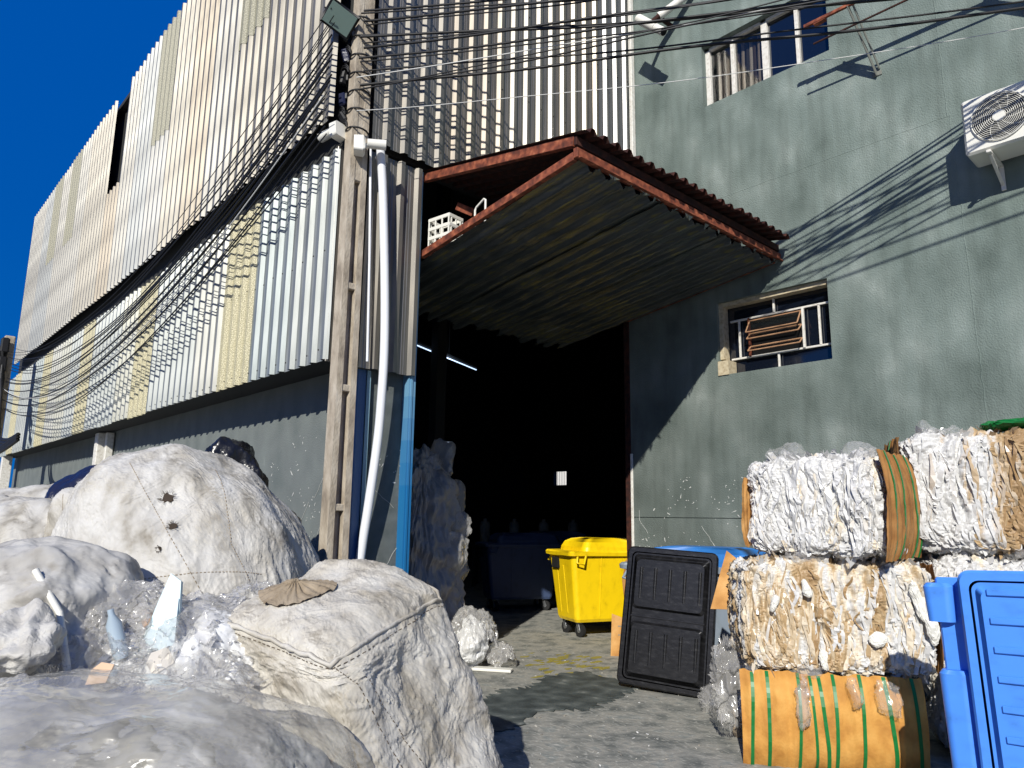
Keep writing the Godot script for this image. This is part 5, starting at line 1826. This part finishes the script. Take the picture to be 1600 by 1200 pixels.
func build_bags() -> void:
	# the square sack in front, with its sewn rim and tied mouth
	var sq := thing("bulk_sack", "dirty white square woven sack with sewn rim and tied brown mouth", "sack", Vector3(-2.98, 0.61, -2.25), 105)
	var got := bag_mesh(170, Vector3(0.5, 0.61, 0.35), 9.0, 501, {"lump": 0.034, "lump_f": 1.8, "fold": 0.014, "fs": Vector3(2.2, 4.0, 2.2), "fine": 0.006, "fine_f": 7.0, "top": 0.97, "wave": 0.016, "wave_f": 1.8, "shear": Vector2(-0.23, -0.32),
		"custom": func(q: Vector3, q0: Vector3) -> Vector3:
			var up := clampf((q0.y - 0.3) / 0.22, 0.0, 1.0)
			var d := Vector2(q0.x / 0.48, q0.z / 0.34)
			q.y += 0.05 * up * (1.0 - clampf(d.length_squared(), 0.0, 1.0)) + up * (0.1 * d.x - 0.06 * d.y)
			return q})
	put("fabric", got[0], M.bag_tan, sq)
	var f: Callable = got[1]
	var rim := [Vector3(-1, 0.94, -1), Vector3(-1, 0.94, 1), Vector3(1, 0.94, 1), Vector3(1, 0.94, -1)]
	put("rim_seam", seam_along(f, rim, 0.011, 0.008, 1), M.bag_tan, sq)
	put("rim_stitch", stitches(f, [Vector3(-1, 0.88, -1), Vector3(-1, 0.88, 1), Vector3(1, 0.88, 1), Vector3(1, 0.88, -1)], 0.004, 2), M.thread, sq).set_meta("kind", "stuff")
	put("side_stitch", stitches(f, [Vector3(-0.96, 0.9, 1), Vector3(-0.5, -0.2, 1), Vector3(-0.3, -1, 1)], 0.004, 3), M.thread, sq).set_meta("kind", "stuff")
	put("side_stitch", stitches(f, [Vector3(-0.7, 0.6, 1), Vector3(-0.25, -0.2, 1), Vector3(0.1, -1, 1)], 0.004, 4), M.thread, sq).set_meta("kind", "stuff")
	var rr := RandomNumberGenerator.new()
	rr.seed = 8
	# gathered mouth: a disc of radial pleats
	var v := PackedVector3Array()
	var idx := PackedInt32Array()
	var na := 96
	var nr := 10
	var c0: Vector3 = f.call(Vector3(-0.32, 1, -0.3))
	for j in nr + 1:
		for i in na:
			var a := TAU * i / na
			var t := float(j) / nr
			var rad := t * (0.18 + 0.02 * sin(a * 3.0))
			var yy := 0.022 * absf(sin(a * 11.0 + 2.0 * sin(a * 2.0))) * (1.0 - t * 0.6) + 0.008 * (1.0 - t)
			var gp: Vector3 = f.call(Vector3(-0.32 + cos(a) * rad / 0.48, 1, -0.3 + sin(a) * rad / 0.35))
			v.append(Vector3(c0.x + cos(a) * rad, gp.y + 0.006 + yy, c0.z + sin(a) * rad))
	for j in nr:
		for i in na:
			var a := j * na + i
			var b := j * na + (i + 1) % na
			idx.append_array(PackedInt32Array([a, b, a + na, b, b + na, a + na]))
	put("tied_mouth", indexed(v, idx, PackedColorArray()), M.mouth, sq)
	var kn := put("knot", crumple(14, Vector3(0.04, 0.03, 0.035), 77, 0.03, 14.0), M.mouth, sq)
	kn.position = c0 + Vector3(0, 0.02, 0)

	# the great bulging sack behind it
	var bs := thing("giant_sack", "huge bulging dirty white woven sack leaning at the concrete pole", "sack", Vector3(-4.63, 0.98, -1.9), 47)
	got = bag_mesh(180, Vector3(0.86, 1.02, 0.8), 2.3, 511, {"lump": 0.06, "lump_f": 1.1, "fold": 0.014, "fs": Vector3(2.2, 1.1, 2.2), "fine": 0.005, "fine_f": 6.0, "top": 0.86, "wave": 0.02, "wave_f": 1.0, "shear": Vector2(-0.2, 0.0),
		"custom": func(q: Vector3, q0: Vector3) -> Vector3:
			# long folds that hang towards the lower right side
			var k := clampf((q0.x + 0.1) / 0.6, 0.0, 1.0) * clampf((0.75 - q0.y) / 0.9, 0.0, 1.0)
			var a := atan2(q0.z, q0.x) * 9.0 + 1.3 * sin(q0.y * 2.2) + 0.5 * sin(q0.y * 7.0)
			var t := absf(fposmod(a / PI, 2.0) - 1.0)
			return q + Vector3(q0.x, 0, q0.z).normalized() * k * 0.05 * (t * t - 0.4)})
	put("fabric", got[0], M.bag, bs)
	f = got[1]
	put("seam", stitches(f, [Vector3(-0.2, 1, 0.6), Vector3(0.15, 0.75, 1), Vector3(0.55, 0.1, 1), Vector3(0.62, -1, 1)], 0.003, 5), M.seam, bs).set_meta("kind", "stuff")
	put("seam", stitches(f, [Vector3(-1, 0.35, 0.9), Vector3(-0.4, 0.2, 1), Vector3(0.3, 0.3, 1), Vector3(1, 0.35, 0.8)], 0.003, 6), M.seam, bs).set_meta("kind", "stuff")
	put("seam", stitches(f, [Vector3(0.5, 1, 0.4), Vector3(0.85, 0.6, 1), Vector3(1, 0.1, 0.9), Vector3(1, -1, 0.8)], 0.003, 7), M.seam, bs).set_meta("kind", "stuff")
	for k in 3:
		var cp: Vector3 = [Vector3(0.25, 0.92, 1), Vector3(0.3, 0.62, 1), Vector3(0.2, 0.45, 1)][k]
		var q: Vector3 = f.call(cp)
		var rad: float = [0.034, 0.024, 0.014][k]
		var mb := MB.new()
		var pts := PackedVector2Array()
		for i in 14: pts.append(Vector2.from_angle(TAU * i / 14.0) * rad * rr.randf_range(0.55, 1.25))
		var qa: Vector3 = f.call(cp + Vector3(0.02, 0, 0))
		var qb: Vector3 = f.call(cp + Vector3(0, 0.02, 0))
		var nn := (qa - q).cross(qb - q).normalized()
		var xf := Transform3D(Basis(nn.cross(Vector3.UP).normalized() * -1.0, nn.cross(nn.cross(Vector3.UP)).normalized() * -1.0, nn), q + nn * 0.003)
		mb.prism(pts, 0.004, xf)
		put("torn_hole", mb.commit(), M.torn_edge, bs)
		mb = MB.new()
		for i in 34:
			var a := rr.randf() * TAU
			var p0 := xf * Vector3(cos(a) * rad * 0.9, sin(a) * rad * 0.9, 0.003)
			var p1 := xf * Vector3(cos(a) * rad * rr.randf_range(1.0, 1.7), sin(a) * rad * rr.randf_range(1.0, 1.6), 0.014)
			mb.tube(PackedVector3Array([p0, (p0 + p1) * 0.5 + nn * 0.008 * rr.randf(), p1]), 0.0008, 4)
		var fr := put("frayed_thread", mb.commit(), M.thread, bs)
		fr.set_meta("kind", "stuff")

	simple_sack("sack", "cream white woven sack at the far end of the heap beside the dark blue bag", Vector3(-6.35, 0.82, -1.05), 40, Vector3(0.62, 0.85, 0.55), 521, M.bag)
	simple_sack("sack", "white woven sack farthest back in the heap below the dark blue bag", Vector3(-7.9, 0.88, -1.55), 47, Vector3(0.8, 0.92, 0.5), 525, M.bag)
	simple_sack("sack", "small cream sack with a folded corner in front of the dark blue bag", Vector3(-5.85, 1.42, -1.28), 60, Vector3(0.2, 0.3, 0.2), 527, M.bag)
	var gs := simple_sack("grey_sack", "pale grey sack with a pale strap at the near end of the heap", Vector3(-4.15, 0.72, -0.72), 47, Vector3(0.5, 0.68, 0.45), 531, M.bag_grey)
	var mb := MB.new()
	mb.tube(PackedVector3Array([Vector3(0.2, 0.62, 0.25), Vector3(0.36, 0.45, 0.3), Vector3(0.44, 0.2, 0.32), Vector3(0.46, -0.1, 0.33)]), 0.016, 6)
	put("strap", mb.commit(), M.white, gs)
	simple_sack("sheet_sack", "smooth pale grey sack filling the gap below the film heap", Vector3(-3.75, 0.4, -1.12), 47, Vector3(0.75, 0.5, 0.5), 535, M.bag_grey)
	# dark bags
	var db := put("dark_blue_bag", bag_mesh(50, Vector3(0.42, 0.32, 0.32), 2.3, 541, {"lump": 0.08, "fold": 0.01, "fs": Vector3(3, 3, 3), "fine": 0.002, "wave": 0.02, "wave_f": 2.0})[0], M.blue_bag)
	db.position = Vector3(-7.15, 1.66, -1.75)
	db.rotation_degrees = Vector3(0, 47, 0)
	tag(db, "glossy dark blue plastic bag on top of the far white sacks", "plastic bag")
	db = put("black_bag", bag_mesh(60, Vector3(0.48, 1.08, 0.4), 2.6, 545, {"lump": 0.1, "fold": 0.02, "fs": Vector3(3.5, 3.5, 3.5), "fine": 0.006, "wave_f": 3.0, "top": 0.75})[0], M.black_bag)
	db.position = Vector3(-5.78, 1.06, -2.3)
	tag(db, "black rubbish bag showing above the huge white sack", "plastic bag")
	db = put("black_bag", bag_mesh(40, Vector3(0.34, 0.82, 0.3), 2.6, 549, {"lump": 0.08, "fold": 0.02, "fs": Vector3(3, 3, 3), "fine": 0.004, "top": 0.7})[0], M.black_bag)
	db.position = Vector3(-5.3, 0.8, -2.52)
	tag(db, "dull black bag between the huge white sack and the pole", "plastic bag")

	# big clear bag at the front of the heap, its contents showing through
	var tr := thing("clear_bag", "large cloudy clear plastic bag stuffed with film at the bottom of the heap", "plastic bag", Vector3(-2.98, 0.48, -0.78), 47)
	put("contents", bag_mesh(110, Vector3(0.85, 0.46, 0.55), 2.4, 551, {"lump": 0.06, "lump_f": 2.0, "fold": 0.015, "fs": Vector3(1.8, 3.0, 3.0), "fine": 0.0, "wave": 0.012, "wave_f": 1.2})[0], M.cloudy, tr)
	put("skin", bag_mesh(120, Vector3(0.9, 0.51, 0.6), 2.4, 552, {"lump": 0.06, "lump_f": 1.6, "fold": 0.012, "fs": Vector3(1.2, 5.0, 3.0), "fine": 0.0, "wave": 0.02, "wave_f": 1.3})[0], M.shell, tr)
	# crumpled film thrown on the heap
	var rows := [
		["crumpled clear film on the heap beside the blue folded plastic", Vector3(-3.75, 1.02, -1.4), Vector3(0.3, 0.22, 0.15), Vector3(12, 47, -6)],
		["glossy clear film bundle in front of the huge white sack", Vector3(-3.68, 1.0, -1.66), Vector3(0.24, 0.26, 0.2), Vector3(30, 60, -20)],
		["clear film wad next to the pale strap of the grey sack", Vector3(-3.82, 1.06, -1.1), Vector3(0.26, 0.22, 0.18), Vector3(25, 30, 10)],
		["loose clear film lying on top of the cloudy bag", Vector3(-3.38, 0.84, -1.2), Vector3(0.34, 0.26, 0.14), Vector3(14, 50, 0)],
		["thin film sheet sliding down towards the square sack", Vector3(-3.46, 0.8, -1.52), Vector3(0.22, 0.3, 0.14), Vector3(35, 70, -15)],
		["film wad tucked at the near end of the grey sack", Vector3(-3.6, 0.9, -0.92), Vector3(0.26, 0.2, 0.16), Vector3(28, 40, 12)],
		["wide clear film draped over the middle of the heap", Vector3(-3.6, 0.98, -1.3), Vector3(0.36, 0.3, 0.2), Vector3(18, 55, 4)]]
	for k in rows.size():
		var q = rows[k]
		var sz: Vector3 = q[2]
		var nd := put("film_sheet", film_sheet(84, sz.x, sz.y, sz.z, 0.017, 560 + k * 5), M.film if k % 2 == 0 else M.film_clear)
		nd.position = q[1]
		nd.rotation_degrees = q[3]
		tag(nd, q[0], "plastic film")
	var inner := put("film_heap", bag_mesh(60, Vector3(0.46, 0.28, 0.34), 2.3, 590, {"wave": 0.03, "wave_f": 3.5})[0], M.white_film)
	inner.position = Vector3(-3.68, 0.84, -1.35)
	inner.rotation_degrees.y = 47
	tag(inner, "pale heap of pressed film under the clear crumpled pieces", "plastic film")
	mb = MB.new()
	mb.prism(PackedVector2Array([Vector2(-0.075, -0.17), Vector2(0.07, -0.16), Vector2(0.06, 0.05), Vector2(0.035, 0.17), Vector2(-0.02, 0.2), Vector2(-0.04, 0.08)]), 0.025, Transform3D(Basis.from_euler(Vector3(-0.25, 0, -0.08)), Vector3.ZERO))
	mb.prism(PackedVector2Array([Vector2(-0.06, -0.17), Vector2(0.075, -0.165), Vector2(0.05, 0.1), Vector2(-0.02, 0.12)]), 0.02, Transform3D(Basis.from_euler(Vector3(-0.3, 0.15, -0.04)), Vector3(0.005, -0.005, 0.025)))
	var fp := put("folded_plastic", mb.commit(), mat(C8(176, 200, 208), 0.4))
	fp.position = Vector3(-3.5, 1.13, -1.15)
	fp.rotation_degrees.y = 50
	tag(fp, "folded pale blue plastic piece standing in the film heap", "plastic piece")
	mb = MB.new()
	mb.tube(PackedVector3Array([Vector3(0, 0, 0), Vector3(0, 0.02, 0), Vector3(0, 0.15, 0), Vector3(0, 0.19, 0), Vector3(0, 0.2, 0), Vector3(0, 0.215, 0)]), 0.03, 14, PackedFloat32Array([0.024, 0.032, 0.032, 0.014, 0.013, 0.013]))
	var bo := put("plastic_bottle", mb.commit(), mat(C8(168, 184, 196), 0.25))
	bo.position = Vector3(-3.52, 0.98, -1.0)
	bo.rotation_degrees = Vector3(12, 20, 14)
	tag(bo, "small pale blue plastic bottle stuck upright in the film heap", "bottle")
	for k in 3:
		mb = MB.new()
		mb.prism(PackedVector2Array([Vector2(-0.05, -0.03), Vector2(0.04, -0.05), Vector2(0.06, 0.02), Vector2(0.0, 0.05), Vector2(-0.04, 0.03)]), 0.004, Transform3D(Basis.from_euler(Vector3(-0.9 + 0.3 * k, 0.5 * k, 0.4 * k)), Vector3.ZERO))
		var sc2 := put("paper_scrap", mb.commit(), [M.card, mat(C8(206, 176, 146), 0.7), mat(C8(196, 190, 180), 0.7)][k])
		sc2.position = [Vector3(-3.58, 1.13, -1.12), Vector3(-3.3, 0.97, -0.86), Vector3(-3.36, 0.98, -1.1)][k]
		tag(sc2, ["orange brown cardboard scrap behind the folded blue plastic", "pinkish paper scrap on the near side of the film heap", "pale grey paper scrap in the middle of the film heap"][k], "scrap")
	var bp := put("film_ball", crumple(26, Vector3(0.075, 0.065, 0.075), 601, 0.02, 14.0), M.film)
	bp.position = Vector3(-3.28, 0.93, -0.58)
	tag(bp, "round clear film ball on the near end of the cloudy bag", "plastic film")
	var pp := put("crumpled_sack", bag_mesh(90, Vector3(0.17, 0.11, 0.17), 2.4, 613, {"lump": 0.04, "lump_f": 4.0, "wave": 0.02, "wave_f": 5.0, "fold": 0.006, "fs": Vector3(7, 3, 7), "fine": 0.002})[0], M.bag_grey)
	pp.rotation_degrees = Vector3(18, 62, 8)
	pp.position = Vector3(-3.52, 1.08, -0.62)
	tag(pp, "crumpled cream paper sack in front of the grey sack", "paper sack")

func simple_sack(called: String, label: String, at: Vector3, yaw: float, r: Vector3, sd: int, m: Material) -> Node3D:
	var o := thing(called, label, "sack", at, yaw)
	var got := bag_mesh(80, r, 3.0, sd, {"lump": 0.07, "lump_f": 1.8, "fold": 0.012, "fs": Vector3(2.4, 2.0, 2.4), "fine": 0.005, "fine_f": 7.0, "wave": 0.03, "wave_f": 1.6})
	put("fabric", got[0], m, o)
	var f: Callable = got[1]
	put("seam", stitches(f, [Vector3(-0.3, 1, 0.8), Vector3(-0.1, 0.4, 1), Vector3(0.0, -0.6, 1)], 0.004, sd), M.seam, o).set_meta("kind", "stuff")
	return o

# ---------------------------------------------------------------- inside the doorway
func build_interior() -> void:
	# tall heap of pressed film just inside
	var hp := thing("film_pile", "tall grey pile of loose plastic film just inside the doorway", "film pile", Vector3(-7.0, 0, -5.05))
	var S := FastNoiseLite.TYPE_SIMPLEX_SMOOTH
	var a := noise(701, 1.0, S, FastNoiseLite.FRACTAL_FBM, 3)
	var b := noise(702, 1.0, S, FastNoiseLite.FRACTAL_RIDGED, 4, 0.4)
	var pw := fold_waves(703, 5, 4.0, 14.0, 0.02, Vector3(1, 0.25, 1))
	var ms := lump(100, func(p: Vector3) -> Vector3:
		var s := superpoint(p, Vector3(0.5, 1.2, 0.5), 2.6)
		var q: Vector3 = s[0]
		var g: Vector3 = s[1]
		var t := (q.y + 1.2) / 2.4
		q += g * (0.18 * a.get_noise_3dv(q * 2.2) - 0.06 * b.get_noise_3dv(Vector3(q.x * 7.0, q.y * 1.1, q.z * 7.0)) + folded(q, pw))
		q.x *= 1.1 - 0.45 * t * t
		q.z *= 1.1 - 0.4 * t * t
		return q + Vector3(0, 1.15, 0), func(p: Vector3, q: Vector3) -> Color: return Color(0.42, 0.39, 0.36).lerp(Color(0.5, 0.4, 0.26), clampf(b.get_noise_3dv(q * 1.5), 0.0, 1.0) * 0.5))
	put("film", ms, M.strand, hp)
	for k in 5:
		var t := put("film_tuft", crumple(26, Vector3(0.18, 0.15, 0.16), 710 + k * 3, 0.1, 5.0), M.film, hp)
		t.position = Vector3([0.2, 0.3, 0.2, 0.35, 0.1][k], [2.2, 1.5, 1.0, 1.25, 1.8][k], [-0.1, -0.35, -0.4, -0.2, -0.3][k])
	var wf := put("white_film", film_sheet(70, 0.26, 0.3, 0.34, 0.02, 731), M.film)
	wf.position = Vector3(-6.28, 0.26, -5.25)
	var wi := put("white_film_core", bag_mesh(50, Vector3(0.2, 0.26, 0.2), 2.2, 733, {"wave": 0.03, "wave_f": 3.0, "top": 0.7})[0], M.white_film, null)
	wi.position = wf.position - Vector3(0, 0.02, 0)
	tag(wi, "white pressed film inside the bright heap at the foot of the tall pile", "plastic film")
	tag(wf, "bright white film heap on the floor at the foot of the tall pile", "plastic film")
	var wl := put("white_film", film_sheet(50, 0.2, 0.18, 0.2, 0.02, 735), M.film)
	wl.position = Vector3(-6.15, 0.04, -5.55)
	tag(wl, "low clear film scrap beside the white heap in the doorway", "plastic film")
	var mb := MB.new()
	mb.box(Transform3D(Basis(Vector3.UP, 0.6), Vector3(-5.98, 0.02, -5.32)), Vector3(0.42, 0.03, 0.12), 0.012)
	tag(put("white_strip", mb.commit(), M.white), "flat white strip lying on the floor before the white film", "plastic strip")
	big_bin("blue_bin", "dull blue wheeled bin standing in the dark behind the yellow one", Vector3(-9.6, 0, -9.1), 62, M.blue_dim, M.blue_dim, "bins in the dark interior")
	big_bin("blue_bin", "dull blue wheeled bin deepest in the dark interior", Vector3(-10.6, 0, -11.0), 62, M.blue_dim, M.blue_dim, "bins in the dark interior")
	# steel column and a bench with canisters
	mb = MB.new()
	mb.boxat(Vector3(-9.6, 4.5, -7.2), Vector3(0.2, 9.0, 0.2), 0.01)
	tag(put("steel_column", mb.commit(), M.inner_wall), "dim steel column standing inside the warehouse", "column")
	var bench := thing("work_bench", "dark bench at the back of the warehouse interior", "bench", Vector3(-12.5, 0, -12.5), 45)
	mb = MB.new()
	mb.boxat(Vector3(0, 0.95, 0), Vector3(3.2, 0.06, 0.7), 0.01)
	put("top", mb.commit(), M.inner_wall, bench)
	for s in [[-1.5, -0.3], [1.5, -0.3], [-1.5, 0.3], [1.5, 0.3]]:
		mb = MB.new()
		mb.boxat(Vector3(s[0], 0.46, s[1]), Vector3(0.07, 0.92, 0.07), 0.005)
		put("leg", mb.commit(), M.inner_wall, bench)
	for k in 4:
		mb = MB.new()
		mb.tube(PackedVector3Array([Vector3(0, 0, 0), Vector3(0, 0.42, 0), Vector3(0, 0.5, 0), Vector3(0, 0.52, 0), Vector3(0, 0.58, 0)]), 0.12, 16, PackedFloat32Array([0.12, 0.125, 0.1, 0.045, 0.045]))
		var cn := put("canister", mb.commit(), M.pole)
		cn.position = Vector3(-12.5, 0.98, -12.5) + Vector3(-0.9 + 0.5 * k, 0, 0.9 - 0.5 * k)
		tag(cn, "pale canister in a row on the dim bench", "canister", "canisters on the bench")
	# fluorescent tube
	var tl := thing("tube_lamp", "lit fluorescent tube under the dark warehouse roof", "lamp", Vector3(-10.1, 4.4, -7.8))
	mb = MB.new()
	mb.cyl(Vector3(0.42, 0, 1.0), Vector3(-0.42, 0, -1.0), 0.01, 10)
	put("tube", mb.commit(), M.lamp, tl)
	mb = MB.new()
	mb.bar(Vector3(0.42, 0.05, 1.0), Vector3(-0.42, 0.05, -1.0), 0.05, 0.04)
	put("fitting", mb.commit(), M.inner_wall, tl)
	mb = MB.new()
	mb.cyl(Vector3(0, 0.06, 0), Vector3(0, 4.7, 0), 0.006, 6)
	put("hanger", mb.commit(), M.inner_wall, tl)
	var li := OmniLight3D.new()
	li.name = "tube_light"
	li.light_color = Color(0.8, 0.88, 1.0)
	li.light_energy = 0.25
	li.light_size = 0.3
	li.omni_range = 30.0
	li.omni_attenuation = 2.0
	li.shadow_enabled = true
	li.position = Vector3(0, -0.06, 0)
	tl.add_child(li)
	# neighbour seen through the rear window
	var nb := thing("white_house", "white house with red roof seen through the rear window opening", "house", Vector3(-42, 0, -46))
	mb = MB.new()
	mb.boxat(Vector3(0, 3.6, 0), Vector3(24, 7.2, 6), 0.02)
	put("wall", mb.commit(), M.white_paint, nb)
	mb = MB.new()
	mb.box(Transform3D(Basis(Vector3.RIGHT, 0.5), Vector3(0, 8.1, 1.6)), Vector3(25, 0.2, 4.6), 0.02)
	mb.box(Transform3D(Basis(Vector3.RIGHT, -0.5), Vector3(0, 8.1, -1.6)), Vector3(25, 0.2, 4.6), 0.02)
	put("roof", mb.commit(), M.rust, nb)
